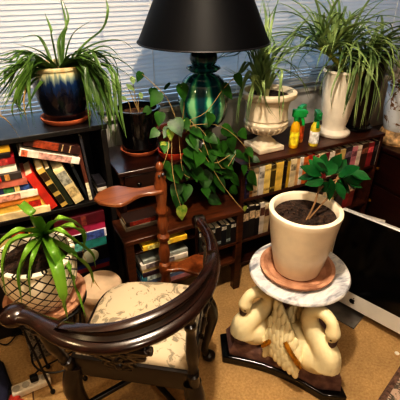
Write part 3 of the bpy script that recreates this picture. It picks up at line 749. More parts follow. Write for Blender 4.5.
tipsU = [[(258, 55, 1.74), (246, 40, 1.76), (222, 38, 1.78)], [(262, 50, 1.76), (256, 26, 1.8), (252, 2, 1.84)], [(268, 50, 1.76), (272, 24, 1.8), (280, -8, 1.84)], [(252, 66, 1.68), (240, 74, 1.62), (226, 66, 1.6)],
         [(250, 72, 1.66), (242, 92, 1.6), (238, 128, 1.59)], [(256, 76, 1.62), (250, 98, 1.57), (245, 130, 1.57)], [(276, 74, 1.62), (284, 98, 1.57), (281, 122, 1.57)], [(262, 80, 1.6), (267, 104, 1.56), (276, 118, 1.56)],
         [(270, 66, 1.68), (290, 64, 1.64), (308, 82, 1.62)], [(268, 56, 1.72), (290, 48, 1.7), (318, 58, 1.68)], [(264, 46, 1.78), (266, 20, 1.84), (262, -10, 1.88)], [(274, 58, 1.76), (296, 30, 1.8), (316, 12, 1.84)],
         [(252, 56, 1.74), (232, 52, 1.76), (210, 62, 1.74)], [(266, 62, 1.7), (276, 46, 1.7), (292, 40, 1.7)], [(258, 64, 1.7), (252, 50, 1.7), (240, 44, 1.7)], [(260, 60, 1.72), (262, 44, 1.72), (258, 30, 1.72)],
         [(272, 70, 1.64), (298, 76, 1.6), (308, 100, 1.6)], [(254, 78, 1.62), (262, 92, 1.58), (258, 112, 1.58)]]
fan(mb, BU, tipsU, .0105, .006); fan(mb, BU, tipsU, .009, .025); fan(mb, BU, tipsU[:4]+tipsU[8:16], .008, .035); fan(mb, BU, tipsU[8:16], .0075, .05)
part('leaves', mb, LG2, t, world=True, smooth=180)
mb = MB()
for d in ((-.02, 0), (.02, .01), (0, -.02)):
    q = BU + Vector((d[0], d[1], 0)); mb.tube([q, q+Vector((d[0]*.5, 0, .05)), q+Vector((d[0], 0, .1))], [.018, .015, .008], 10)
part('leaf_base', mb, mat('pale_leaf_base', (176, 178, 128), .5), t, world=True)

# --- white vase
PV = px(334, 134, z=rtop); PV.y = 1.735; PV.x = 1.83
t = thing('potted_plant', 'rosette plant with long arching leaves in a tall white vase', 'plant', PV, 'potted plants')
part('vase', MB().lathe([(.1, 0), (.106, .008), (.106, .02), (.094, .03), (.076, .04), (.072, .055), (.078, .08), (.088, .14), (.098, .22), (.105, .32), (.109, .375), (.118, .385), (.118, .395), (.108, .398), (.1, .39), (.098, .34)], 48), mat('white_ceramic', (232, 222, 206), .35, var=.03), t)
part('soil', soil_mb(.099, .37, 5), SOIL, t)
BV = PV + Vector((0, 0, .37)); mb = MB(); sk = MB()
def rosette(mb, c, n, L, width, q, up=(.25, 1.3), droop=(1.4, 2.6), az=(0, 2*PI)):
    for k in range(n):
        a = az[0] + (az[1]-az[0])*(k + q.uniform(-.4, .4))/n; e = q.uniform(*up); dr = q.uniform(*droop); l = L*q.uniform(.7, 1.15)
        pts = [Vector(c)]; p_ = Vector(c); m_ = 8
        for i in range(m_):
            ee = e - dr*((i+.5)/m_)**1.4
            p_ = p_ + Vector((math.cos(a)*math.cos(ee), math.sin(a)*math.cos(ee), math.sin(ee)))*(l/m_)
            if p_.y > YMAX: p_ = Vector((p_.x, YMAX - .002*i, p_.z))
            pts.append(p_.copy())
        mb.strap(pts, width*q.uniform(.8, 1.15), n=14, fold=.3)
q8 = random.Random(21)
for (u, v, y, n, L) in [(330, 56, 1.69, 34, .46), (347, 50, 1.72, 30, .42), (320, 48, 1.74, 24, .48), (338, 40, 1.80, 18, .46)]:
    c = W(u, v, y); rosette(mb, c, n, L, .0096, q8, up=(.1, 1.45), droop=(1.0, 2.2)); sk.tube(spline([BV, (BV+c)/2 + Vector((0, 0, .02)), c], 5), .011, 8)
part('leaves', mb, LG2, t, world=True, smooth=180); part('stalk', sk, mat('pale_stalk', (176, 182, 96), .5), t, world=True)

# --- dark tall planter
PD = px(368, 134, z=rtop); PD.y = 1.745; PD.x = 2.035 
t = thing('potted_plant', 'plant with drooping strap leaves in a tall dark brown planter', 'plant', PD, 'potted plants')
part('saucer', MB().lathe([(.088, 0), (.1, .008), (.104, .022), (.094, .03), (.09, .034), (.084, .034), (.08, .012), (.001, .01)], 40), BLACKG, t)
part('planter', MB().lathe(pot_profile(.078, .115, .46, belly=.004), 44, (0, 0, .012)), mat('dark_brown_planter', (36, 22, 18), .4, var=.2), t)
part('soil', soil_mb(.103, .44, 6), SOIL, t)
BD = PD + Vector((0, 0, .44)); mb = MB(); sk = MB()
for (u, v, y, n, L) in [(366, 54, 1.68, 38, .42), (380, 48, 1.74, 24, .44)]:
    c = W(u, v, y); rosette(mb, c, n, L, .0098, q8, up=(.0, 1.2), droop=(1.6, 2.9), az=(-PI*1.05, PI*.15) if n == 38 else (0, 2*PI)); sk.tube(spline([BD, (BD+c)/2 + Vector((0, 0, .02)), c], 5), .012, 8)
tipsD = [[(358, 62, 1.62), (350, 88, 1.58), (344, 118, 1.57)], [(364, 62, 1.6), (358, 92, 1.57), (354, 128, 1.56)], [(370, 60, 1.6), (369, 92, 1.57), (362, 126, 1.56)], [(374, 60, 1.62), (378, 84, 1.58), (372, 116, 1.57)], [(378, 56, 1.64), (388, 70, 1.62), (398, 82, 1.62)], [(362, 62, 1.6), (352, 82, 1.57), (347, 104, 1.57)], [(370, 62, 1.6), (365, 84, 1.57), (360, 106, 1.57)]]
fan(mb, W(366, 55, 1.67), tipsD, .0105, .003); fan(mb, W(366, 55, 1.67), tipsD, .0095, .02); fan(mb, W(366, 55, 1.67), tipsD, .0095, .03)
part('leaves', mb, LG2, t, world=True, smooth=180); part('stalk', sk, mat('pale_stalk', (176, 182, 96), .5), t, world=True)

# --- spray bottles
def spray(loc, body, label_c, label, h=.16, r=.026, yaw=0, cap=(26, 150, 76)):
    t = thing('spray_bottle', label, 'bottle', loc, 'plant care spray bottles', rot=(0, 0, yaw))
    part('bottle_body', MB().lathe([(r*.9, 0), (r, .006), (r, h*.68), (r*.92, h*.8), (r*.5, h*.95), (r*.42, h)], 28), mat('bottle_%d_%d_%d' % body, body, .35), t)
    part('bottle_label', MB().lathe([(r+.0008, h*.12), (r+.0008, h*.6)], 28), mat('label_%d_%d_%d' % label_c, label_c, .5, var=.2, scale=40), t)
    cm = mat('cap_green_%d' % cap[1], cap, .35)
    part('collar', MB().lathe([(r*.5, h*.97), (r*.55, h*.98), (r*.55, h+.018), (r*.4, h+.022)], 20), cm, t)
    tr = MB(); tr.box((-.052, -.015, h+.018), (.026, .015, h+.06)); tr.box((-.06, -.008, h+.034), (-.052, .008, h+.052)); tr.box((-.012, -.012, h-.012), (.012, .012, h+.018))
    head = part('spray_head', tr, cm, t, .005)
    part('trigger', MB().tube(spline([(-.024, 0, h+.022), (-.038, 0, h-.004), (-.042, 0, h-.03)], 5), .009, 8), cm, head)
spray(px(293, 147, z=rtop), (226, 176, 28), (240, 204, 60), 'yellow spray bottle with green trigger, nearest the urn', .165, .027, R(150))
spray(Vector((1.545, 1.72, rtop)), (206, 140, 60), (196, 90, 40), 'orange spray bottle with green trigger, behind the other two', .165, .025, R(30), (30, 150, 80))
spray(px(313, 145, z=rtop), (226, 206, 70), (226, 226, 216), 'white-labelled spray bottle with green trigger, beside the white vase', .15, .028, R(60), (20, 124, 66))

# ------------------------------------------------------------------ right cabinet and what stands on it
kx0, ky0, ktop = 2.19, .85, .6
t = thing('cabinet', 'dark wooden cabinet at the far right beside the brown bookcase', 'cabinet', (2.5, 1.3, 0))
part('carcass', MB().box((kx0+.02, ky0+.02, .05), (2.9, 1.93, ktop-.03)), CABW, t, .003, world=True)
part('top_board', MB().box((kx0, ky0, ktop-.03), (2.92, 1.95, ktop)), CABW, t, .006, world=True)
part('base_board', MB().box((kx0+.03, ky0+.04, 0), (2.88, 1.91, .05)), CABW, t, world=True)
for z0, z1 in ((.07, .31), (.33, .555)):
    f = part('drawer', MB().box((kx0+.008, ky0+.06, z0), (kx0+.02, 1.9, z1)), CABW, t, .004, world=True)
    for yy in (1.1, 1.62): part('knob', MB().ball((kx0, yy, (z0+z1)/2), .013), GOLD, f, world=True)
q = Vector((2.36, 1.66, ktop))
t = thing('potted_plant', 'dark-soiled white porcelain pot with brown painted bird motif at the right edge', 'plant', q, 'potted plants')
part('pot', MB().lathe(pot_profile(.1, .125, .3, belly=.012), 40, (0, 0, .09)), motif_mat('painted_porcelain', (214, 218, 224), (126, 92, 66), 11, .56, .25, (60, 70, 90)), t)
part('soil', soil_mb(.113, .36, 8), SOIL, t)
part('pot_stand', MB().lathe([(.12, 0), (.13, .02), (.115, .06), (.105, .09)], 36), mat('carved_stand', (178, 146, 104), .6, var=.3, scale=30), t)
mb = MB(); rosette(mb, q+Vector((0, 0, .37)), 7, .14, .006, q8); part('leaves', mb, LG1, t, world=True, smooth=180)
tb = thing('bowl', 'glossy black bowl at the right edge beside the dark planter', 'bowl', Vector((2.335, 1.42, ktop)))
part('vessel', MB().lathe([(.06, 0), (.066, .006), (.1, .03), (.125, .07), (.13, .1), (.122, .1), (.115, .07), (.09, .035), (.02, .02), (.001, .02)], 40), BLACKG, tb)
part('rim', MB().tube([(.126*math.cos(2*PI*k/40), .126*math.sin(2*PI*k/40), .1) for k in range(41)], .006, 8), mat('pewter', (90, 92, 98), .25, metal=.8), tb)
# white papers behind the computer
for k, (u, v, dz) in enumerate(((370, 224, .2), (382, 232, .2), (393, 239, .19))):
    a = px(u, v, z=.16); mb = MB().box((-.08, -.003, 0), (.08, .003, .2))
    o = solo('envelope', mb, mat('envelope_paper', (206, 200, 190), .8), ['white envelope standing behind the computer, farthest left of three', 'white envelope standing behind the computer, between the others', 'white envelope standing behind the computer, nearest the cabinet'][k], 'envelope', (a.x, a.y, .0), 'envelopes behind the computer')
    o.rotation_euler = (R(-12), 0, R(-62))

# ------------------------------------------------------------------ swan pedestal table
ctr = C(.426, 1.31)
t = thing('swan_table', 'small pedestal table of cream swans carrying a round grey marble top', 'table', (ctr.x, ctr.y, 0))
cL, cF, cT = C(.118, 1.325), C(.575, 1.012), C(.585, 1.525)
CORN = [(C(.1, 1.36), C(.105, 1.225)), (C(.525, 1.03), C(.625, 1.02)), (C(.67, 1.45), C(.56, 1.55))]
def tri(scale, inset, z0, z1, n=10, noise=0):
    pts = []; cs = [tuple(Vector((c.x-ctr.x, c.y-ctr.y, 0))*scale for c in pr_) for pr_ in CORN]
    for i in range(3):
        a, b = cs[i][1], cs[(i+1) % 3][0]; mid = (a+b)/2; inn = -mid.normalized()*inset
        for k in range(n+1):
            f = k/n; q = a.lerp(b, f) + inn*math.sin(PI*f)
            if noise: q += Vector((rnd.uniform(-noise, noise), rnd.uniform(-noise, noise), 0))
            pts.append((q.x, q.y))
    return pts
part('plinth', MB().prism(tri(1.0, .035, 0, 0), 0, .045), BLACKG, t, .006)
rb = MB()
pa, pb_ = tri(.9, .03, 0, 0, noise=.004), tri(.84, .025, 0, 0, noise=.008)
n = len(pa)
rb.add([Vector((x, y, .045)) for x, y in pa] + [Vector((x, y, .085+rnd.uniform(-.008, .008))) for x, y in tri(.9, .03, 0, 0, noise=.006)] + [Vector((x, y, .125+rnd.uniform(-.01, .01))) for x, y in pb_],
       [tuple(reversed(range(n)))] + [(j*n+i, j*n+(i+1) % n, (j+1)*n+(i+1) % n, (j+1)*n+i) for j in range(2) for i in range(n)] + [tuple(2*n+i for i in range(n))])
part('rock_base', rb, mat('purple_brown_rock', (98, 72, 70), .7, c2=(140, 112, 104), scale=25, bump=.6, bscale=40), t, smooth=25)
part('column', MB().lathe([(.075, .1), (.06, .2), (.05, .32), (.055, .4), (.08, .455), (.09, .475)], 24), mat('column_brown', (112, 82, 62), .7, var=.2, bump=.4), t)
SWANM = mat('swan_cream', (226, 214, 176), .5, var=.06, scale=10, bump=.12, bscale=70)
BILL = mat('swan_bill', (86, 58, 54), .5)
SHADOWG = mat('swan_recess', (96, 110, 108), .6, var=.3, scale=30)
def swan_body_mesh():
    mb = MB()
    mb.ball((.175, 0, .16), (.098, .078, .08), 28, 18)
    mb.ball((.1, 0, .175), (.085, .084, .09), 24, 16)
    pth = spline([(.235, 0, .165), (.236, 0, .215), (.20, 0, .262), (.152, 0, .305), (.13, 0, .355), (.145, 0, .402), (.188, 0, .422), (.228, 0, .402), (.243, 0, .362), (.243, 0, .335)], 36)
    k = len(pth); rad = []
    for i in range(k):
        f = i/(k-1); rad.append(.052*(1-f)**2.6 + .0235 + .002*f + (.007*math.exp(-((f-.93)/.07)**2)))
    mb.tube(pth, rad, 18)
    mb.ball((.243, 0, .334), (.027, .027, .034), 16, 12)
    me = mb.mesh('tmp', 180); o = bpy.data.objects.new('tmp', me); col.objects.link(o)
    r_ = o.modifiers.new('r', 'REMESH'); r_.mode = 'VOXEL'; r_.voxel_size = .0055
    s_ = o.modifiers.new('s', 'SMOOTH'); s_.iterations = 6; s_.factor = .5
    dg = bpy.context.evaluated_depsgraph_get(); dg.update()
    m2 = bpy.data.meshes.new_from_object(o.evaluated_get(dg)); bpy.data.objects.remove(o)
    m2.polygons.foreach_set('use_smooth', [True]*len(m2.polygons)); m2.name = 'swan_body'; return m2
SB = swan_body_mesh(); SB.materials.clear(); SB.materials.append(SWANM)
def wing_mb(side):
    mb = MB(); q = random.Random(5)
    # backing plate, then three overlapping ranks of rounded feathers
    def surf(f, g):   # f along (0 breast .. 1 rear), g up
        ang = .55 + 1.15*f
        r = .1 - .055*f
        x = .17 - .18*f; y = side*(.096 + .012*math.sin(PI*f))*(1 - .5*g**2.2); z = .09 + .03*f + (.13 + .14*f)*g
        return Vector((x, y, z))
    nf, ng = 10, 8; vs, fs = [], []
    for off in (0, 1):
        for i in range(nf+1):
            for j in range(ng+1):
                top = 1 - .25*(1-i/nf)**2
                v = surf(i/nf, j/ng*top); v.y -= side*(.016*off); vs.append(v)
    st = (nf+1)*(ng+1)
    for o in (0, st):
        for i in range(nf):
            for j in range(ng):
                a = o+i*(ng+1)+j; fs.append((a, a+1, a+ng+2, a+ng+1))
    edge = [i*(ng+1) for i in range(nf+1)] + [nf*(ng+1)+j for j in range(1, ng+1)] + [i*(ng+1)+ng for i in range(nf-1, -1, -1)] + [j for j in range(ng-1, 0, -1)]
    for k in range(len(edge)): a, b = edge[k], edge[(k+1) % len(edge)]; fs.append((a, b, b+st, a+st))
    mb.add(vs, fs)
    for rank in range(6):
        for k in range(7):
            f = (k+.5*(rank % 2)+.3)/7; g = .02 + .18*rank
            if f > 1: continue
            top = 1 - .25*(1-f)**2
            p_ = surf(f, g*top)
            tz = (surf(f, min(1, g+.1)) - surf(f, g)).normalized(); tx = (surf(min(1, f+.05), g) - surf(max(0, f-.05), g)).normalized(); ny = tz.cross(tx).normalized()
            if ny.y*side < 0: ny = -ny
            M = Matrix((tx, ny, tz)).transposed().to_4x4()
            mb.ball(p_ + ny*.003, (.017, .007, .03), 12, 8, M)
    return mb
def place_swan(ang, sc, lab, off=(0, 0)):
    b = bpy.data.objects.new('swan', SB); col.objects.link(b); b.parent = t; b.rotation_euler = (0, 0, ang); b.scale = (sc[0], sc[1], sc[2]); b.location = (off[0], off[1], .035)
    b['label'] = lab
    for side in (1, -1):
        part('wing', wing_mb(side), SWANM, b, smooth=180)
        g = MB(); base = [(.175, side*.098, .165), (.152, side*.107, .192), (.125, side*.108, .215), (.092, side*.1, .232)]
        pp = spline(base, 14); g.tube(pp, [.008+.003*abs(math.sin(i*1.6)) for i in range(len(pp))], 8); g.tube([q + Vector((.008, side*.003, -.012)) for q in pp], [.0065+.003*abs(math.sin(i*1.6+1)) for i in range(len(pp))], 8)
        part('gold_ornament', g, GOLD, b, label='gilded ribbed ornament on the wing')
        part('eye', MB().ball((.252, side*.024, .334), .005, 8, 6), BLACKG, b)
    bl = MB(); pth = [(.248, 0, .318), (.25, 0, .300), (.244, 0, .282), (.235, 0, .268)]; bl.tube(spline(pth, 8), [.023, .022, .020, .019, .018, .017, .015, .013, .009], 12, .8)
    part('bill', bl, BILL, b, label='dark brown bill')
    return b
dL = C(-.95, -.2); dF = C(.66, -.75); dT = C(.6, .8); oF = C(-.06, -.055)
place_swan(math.atan2(dL.y, dL.x), (.95, .95, .88), 'cream swan facing left with curled neck')
place_swan(math.atan2(dF.y, dF.x), (.98, .9, .96), 'cream swan facing front right with curled neck', oF)
place_swan(math.atan2(dT.y, dT.x), (.75, .9, .9), 'cream swan at the back of the pedestal')
TOPZ = .503
part('marble_top', MB().lathe([(.18, TOPZ-.022), (.205, TOPZ-.02), (.213, TOPZ-.012), (.213, TOPZ-.006), (.208, TOPZ), (.001, TOPZ)], 72), marble_mat(), t)

# --- white pot with coffee seedling
q = Vector((ctr.x, ctr.y, TOPZ)) + C(-.012, .0)
t = thing('potted_plant', 'glossy-leaved seedling in a large cream-white pot on the marble table', 'plant', q, 'potted plants')
part('saucer', MB().lathe(saucer(.155, .026, .013), 52), TERRAP, t)
H = .298
SQ = .945
pr = [(.088, 0), (.1, .006), (.112, .05), (.126, .12), (.139, .2), (.148, H-.03), (.152, H-.012), (.151, H-.003), (.146, H), (.134, H), (.129, H-.006), (.127, H-.05)]
part('pot', MB().lathe([(r*SQ, z) for r, z in pr], 64, (0, 0, .008)), WHITEGLAZE, t)
part('soil', soil_mb(.1215, H-.025, 9), SOIL, t)
sc_ = MB()
for k in range(70):
    a, rr = rnd.uniform(0, 2*PI), .114*math.sqrt(rnd.random()); s = rnd.uniform(.002, .007)
    sc_.ball((rr*math.cos(a), rr*math.sin(a), H-.02), (s, s*.8, s*.7), 6, 4)
o = part('soil_crumbs', sc_, SOIL, t); o['kind'] = 'stuff'
Bq = q + Vector((0, 0, H-.03)); st = MB(); mb = MB()
YY = 1.36
def K(u, v, Y): return px(u, v, Y=Y)
for path in ([K(306, 221, 1.27), K(314, 205, 1.30), K(318, 192, 1.33), K(322, 178, 1.36)], [K(306, 222, 1.27), K(322, 204, 1.31), K(332, 192, 1.34), K(338, 176, 1.38)], [K(318, 192, 1.33), K(326, 184, 1.36), K(346, 176, 1.38)]):
    st.tube(spline(path, 10), .0038, 8)
part('stem', st, BARK, t, world=True)
for u, v, tu, tv, s, Y in [(322, 176, 306, 166, .085, 1.35), (324, 174, 318, 160, .08, 1.38), (326, 176, 336, 160, .085, 1.38), (338, 176, 354, 166, .09, 1.38), (340, 178, 366, 176, .1, 1.37), (338, 180, 352, 190, .09, 1.35),
        (324, 180, 310, 182, .075, 1.34), (330, 178, 332, 192, .085, 1.34), (334, 174, 346, 160, .08, 1.4), (344, 180, 362, 184, .08, 1.36), (328, 172, 322, 164, .06, 1.36), (336, 182, 344, 194, .07, 1.34), (330, 182, 322, 190, .06, 1.33), (322, 172, 312, 160, .07, 1.4), (340, 174, 360, 166, .08, 1.42), (346, 182, 368, 190, .07, 1.38), (338, 184, 338, 198, .08, 1.35), (316, 176, 302, 176, .065, 1.34), (330, 170, 340, 156, .075, 1.43), (342, 178, 358, 194, .075, 1.36), (328, 184, 314, 190, .07, 1.35), (350, 172, 368, 176, .075, 1.4), (320, 168, 326, 156, .065, 1.42), (334, 186, 350, 198, .06, 1.36)]:
    a = K(u, v, Y); b = K(tu, tv, Y + rnd.uniform(-.05, .05)); mb.heart(a, b-a, Vector((rnd.uniform(-.3, .3), -.6, 1)), s*1.06, .30, True)
part('leaves', mb, LG5, t, world=True, smooth=180)

# ------------------------------------------------------------------ all-in-one computer on the floor
L0 = px(321, 291, z=.06); d0 = (px(400, 335, z=.055) - px(330, 297, z=.055)); d0.z = 0; d0.normalize()
yaw = math.atan2(d0.y, d0.x)
t = thing('computer', 'all-in-one desktop computer with a dark screen and silver chin, on the carpet', 'computer', (L0.x, L0.y, 0))
t.rotation_euler = (0, 0, yaw)
Wd, Hh, z0 = .65, .525, .055
tilt = Matrix.Translation((0, 0, z0)) @ Matrix.Rotation(R(-6), 4, 'X')
ALU = mat('aluminium', (206, 204, 200), .35, metal=.35, var=.03)
part('case', MB().box((0, 0, 0), (Wd, .03, Hh), tilt), ALU, t, .006)
part('screen', MB().box((.008, -.003, .092), (Wd-.008, .001, Hh-.006), tilt), mat('screen_glass', (8, 8, 11), .12, var=.2, coat=.3), t, .001)
part('chin', MB().box((.001, -.003, .003), (Wd-.001, .001, .09), tilt), mat('chin_silver', (224, 220, 212), .4, metal=.1, var=.02), t, .001)
ft = MB().box((.04, -.075, 0), (.24, .13, .008)); part('stand_foot', ft, mat('foot_grey', (120, 116, 112), .4, metal=.4), t, .002)
part('stand_neck', MB().box((.06, .1, .008), (.22, .125, .3)), ALU, t, .003)
# bitten-fruit emblem
lx = (px(349, 303, z=.1) - L0).length
def fruit():
    pts = []
    for k in range(40):
        a = 2*PI*k/40; r = .0155*(1 + .06*math.cos(2*a))
        x, y = r*math.cos(a)*.95, r*math.sin(a)
        if y > 0: y -= .003*math.exp(-(x/.004)**2)
        else: y += .002*math.exp(-(x/.004)**2)
        dx, dy = x-.0185, y-.002; dd = math.hypot(dx, dy)
        if dd < .0085: x, y = .0185+dx/dd*.0085, .002+dy/dd*.0085
        pts.append((x, y))
    leaf = [(0, .0165), (.001, .021), (.0055, .0245), (.0065, .0245), (.0055, .0195), (.001, .0165)]
    return pts, leaf
fp, fl = fruit(); Mf = tilt @ Matrix.Translation((lx, -.0032, .045)) @ Matrix.Rotation(PI/2, 4, 'X')
part('emblem', MB().prism(fp, -.0004, .0006, Mf).prism(fl, -.0004, .0006, Mf), BLACKM, t)

# ------------------------------------------------------------------ spiral paddle stand
cb = C(-.165, 1.45); 
t = thing('paddle_stand', 'turned wooden post stand with two spoon-shaped paddle shelves, behind the chair', 'stand', (cb.x, cb.y, 0))
prof = [(.02, .06), (.024, .1), (.016, .12), (.016, .2), (.022, .22), (.026, .3), (.02, .355), (.028, .37), (.03, .395), (.028, .42), (.018, .43), (.024, .455), (.027, .49), (.02, .53), (.017, .545), (.027, .56), (.029, .578), (.018, .592), (.022, .62), (.025, .65), (.02, .68),
        (.017, .69), (.027, .705), (.028, .72), (.02, .732), (.022, .76), (.026, .79), (.027, .82), (.027, .84), (.021, .855), (.024, .868), (.02, .885), (.012, .9), (.016, .91), (.018, .922), (.012, .935), (.001, .942)]
part('post', MB().lathe(prof, 24), TURNED, t)
def paddle(ang, L, r, z, th=.018):
    d = Vector((math.cos(ang), math.sin(ang))); n_ = Vector((-d.y, d.x)); pts = []
    half = [(0, .03), (.03, .033), (L*.35, .03), (L*.5, .045), (L*.62, r*.82), (L*.76, r), (L*.9, r*.88), (L+.02, r*.5), (L+.04, 0.0)]
    up = spline([(a, b, 0) for a, b in half], 28)
    for p_ in up: pts.append((d.x*p_.x + n_.x*p_.y, d.y*p_.x + n_.y*p_.y))
    for p_ in reversed(up[:-1]): pts.append((d.x*p_.x - n_.x*p_.y, d.y*p_.x - n_.y*p_.y))
    k = Vector((-d.x*.03, -d.y*.03)); pts.append((k.x*1.0, k.y*1.0))
    return MB().prism(pts, z, z+th)
e = px(118, 195, z=.82) - cb; part('paddle_shelf', paddle(math.atan2(e.y, e.x), .235, .082, .806), PADDLE, t, .005)
e = C(1, .12); part('paddle_shelf', paddle(math.atan2(e.y, e.x), .2, .075, .385), TURNED, t, .005)
part('bead', MB().ball((.004, -.024, .893), .008).ball((-.012, -.022, .888), .006), mat('pewter', (90, 92, 98), .25, metal=.8), t)
for k in range(3):
    a = math.atan2(C(1, .05).y, C(1, .05).x) + k*2*PI/3; d = Vector((math.cos(a), math.sin(a), 0))
    lg = MB(); lg.tube(spline([d*.015+Vector((0, 0, .11)), d*.08+Vector((0, 0, .1)), d*.14+Vector((0, 0, .05)), d*.2+Vector((0, 0, .028))], 12), [.02]*4+[.016]*5+[.018, .022, .026, .026][:4], 10)
    lg.ball(d*.21+Vector((0, 0, .026)), (.03, .03, .026)); part('foot', lg, TURNED, t)

# ------------------------------------------------------------------ corner chair
cc = C(-.21, 1.06)
t = thing('corner_chair', 'dark mahogany corner chair with curved arm rail and cream floral seat', 'chair', (cc.x, cc.y, 0))
cA, cB_, cC_ = C(-.455, .905), C(-.02, .835), C(.035, 1.245)
def S(X, Y, z): return C(X, Y, z)
ZR = .745
rail_px = [(14, 314), (30, 318), (48, 327), (68, 337), (92, 343), (118, 343), (145, 336), (170, 324), (192, 306), (207, 283), (213, 260), (210, 238), (199, 220)]
rail = spline([px(u, v, z=ZR) for u, v in rail_px], 72)
ov = [(.034*math.cos(a), .016*math.sin(a)) for a in [2*PI*k/14 for k in range(14)]]
nR = len(rail); scl = []
for i in range(nR):
    f = i/(nR-1); w = 1 - .28*math.exp(-((f-.1)/.06)**2) - .42*min(1, max(0, (f-.72)/.2))
    scl.append((w, 1.15))
part('arm_rail', MB().sweep(rail, ov, scl), MAHOG, t, world=True, smooth=50)
i0, i1 = int(nR*.2), int(nR*.87)
cr = rail[i0:i1]; m_ = len(cr); crs = []
for i in range(m_):
    f = i/(m_-1); s = max(.05, min(1, math.sin(PI*f)**.45)); crs.append((1, s))
pr = [(-.012, -.002), (.018, -.002), (.022, .008), (.010, .016), (.008, .032), (.016, .038), (.018, .046), (.008, .052), (-.008, .05), (-.012, .042), (-.006, .03), (-.008, .015)]
# set the crest board towards the inside of the curve
cen = sum(rail, Vector())/nR
ins = [p_ + (Vector((cen.x, cen.y, p_.z))-p_).normalized()*.012 + Vector((0, 0, .014)) for p_ in cr]
part('crest_board', MB().sweep(ins, pr, crs), MAHOG, t, world=True, smooth=45)
sc1 = MB(); e0, e1 = rail[0], rail[-1]
sc1.ball(e0 + Vector((0, 0, -.004)), (.042, .042, .03), 20, 14)
part('scroll', sc1, MAHOG, t, world=True)
sc2 = MB(); dd = (rail[-1]-rail[-6]).normalized(); sd = Vector((-dd.y, dd.x, 0))
sc2.lathe([(.0, -.024), (.02, -.024), (.026, -.018), (.026, .018), (.02, .024), (.0, .024)], 20, e1 + Vector((0, 0, -.006)), M=sd.to_track_quat('Z', 'Y').to_matrix().to_4x4())
part('scroll', sc2, EBON, t, world=True)
# seat
A, Bp, Cp = cA, cB_, cC_
front = [C(.0, 1.255), C(-.1, 1.275), C(-.22, 1.285), C(-.32, 1.28), C(-.385, 1.245), C(-.42, 1.17), C(-.435, 1.05)]
outl = [Cp] + spline([Cp]+front+[A], 40)[1:-1] + [A] + [A.lerp(Bp, k/10) for k in range(1, 10)] + [Bp] + [Bp.lerp(Cp, k/10) for k in range(1, 10)]
cen2 = sum(outl, Vector())/len(outl)
def ring(s, z): return [Vector((cen2.x+(p_.x-cen2.x)*s, cen2.y+(p_.y-cen2.y)*s, z)) for p_ in outl]
nO = len(outl); sr = MB()
lv = [(1.0, .36), (1.0, .435), (.985, .445), (.93, .445), (.93, .36)]
for k, (s, z) in enumerate(lv): sr.v += ring(s, z)
for k in range(5):
    for i in range(nO): a, b = k*nO+i, k*nO+(i+1) % nO; k2 = (k+1) % 5; sr.f.append((a, b, k2*nO+(i+1) % nO, k2*nO+i))
part('seat_frame', sr, EBON, t, world=True)
cu = MB(); lv = [(.925, .40), (.928, .447), (.905, .462), (.85, .474), (.7, .482), (.4, .487), (.1, .488)]
for s, z in lv: cu.v += ring(s, z)
for k in range(len(lv)-1):
    for i in range(nO): cu.f.append((k*nO+i, k*nO+(i+1) % nO, (k+1)*nO+(i+1) % nO, (k+1)*nO+i))
cu.f.append(tuple((len(lv)-1)*nO+i for i in range(nO))); cu.f.append(tuple(reversed(range(nO))))
part('seat_cushion', cu, motif_mat('floral_damask', (196, 180, 154), (140, 130, 112), 13, .53, .85), t, world=True, smooth=60, label='cream seat cushion with grey leaf pattern')
# posts from the seat to the rail
def nearest(c): return min(rail, key=lambda q: (q.x-c.x)**2+(q.y-c.y)**2)
for c in (A, Bp, Cp):
    top = nearest(c); bot = Vector((c.x, c.y, .40)); L = (top-bot); M = L.to_track_quat('Z', 'Y').to_matrix().to_4x4(); h = L.length-.008
    prf = [(.02, 0), (.02, .05), (.013, .055), (.02, .07), (.014, .08), (.02, .13), (.021, .17), (.015, .24), (.013, .26), (.02, .272), (.02, .285), (.013, .292), (.022, h-.02), (.022, h)]
    prf = [(r_, z_*h/.34 if z_ < h-.03 else z_) for r_, z_ in prf]
    part('turned_post', MB().lathe(prf, 18, bot, M=M), EBON, t, world=True)
# carved splats between the posts
def splat(ca, cb2, f=.5, top=None):
    mid = ca.lerp(cb2, f); top = top or nearest(mid); bot = Vector((mid.x, mid.y, .435))
    ax = (cb2-ca).normalized(); L = (top-bot); up = L.normalized(); h = L.length
    s = MB()
    def Pt(a, f): return bot + up*(h*f) + ax*a
    def bar(pts, r): s.tube(spline([Pt(a, f) for a, f in pts], 12), r, 8)
    for sg in (-1, 1):
        bar([(sg*.012, 0), (sg*.05, .18), (sg*.03, .36), (sg*.065, .52), (sg*.04, .7), (sg*.09, .84), (sg*.1, .98)], .011)
        bar([(0, .1), (sg*.03, .25), (0, .42), (sg*.035, .58), (0, .75), (sg*.05, .95)], .009)
        bar([(sg*.065, .52), (sg*.085, .62), (sg*.06, .7)], .01)
    for f in (.12, .42, .72, .92): s.ball(Pt(0, f), .017, 10, 8)
    bar([(-.04, .02), (.04, .02)], .012); bar([(-.11, .96), (0, .9), (.11, .96)], .013)
    return s
part('carved_splat', splat(A, Bp, .42, px(112, 345, z=.735)), EBON, t, world=True); part('carved_splat', splat(Bp, Cp), EBON, t, world=True)
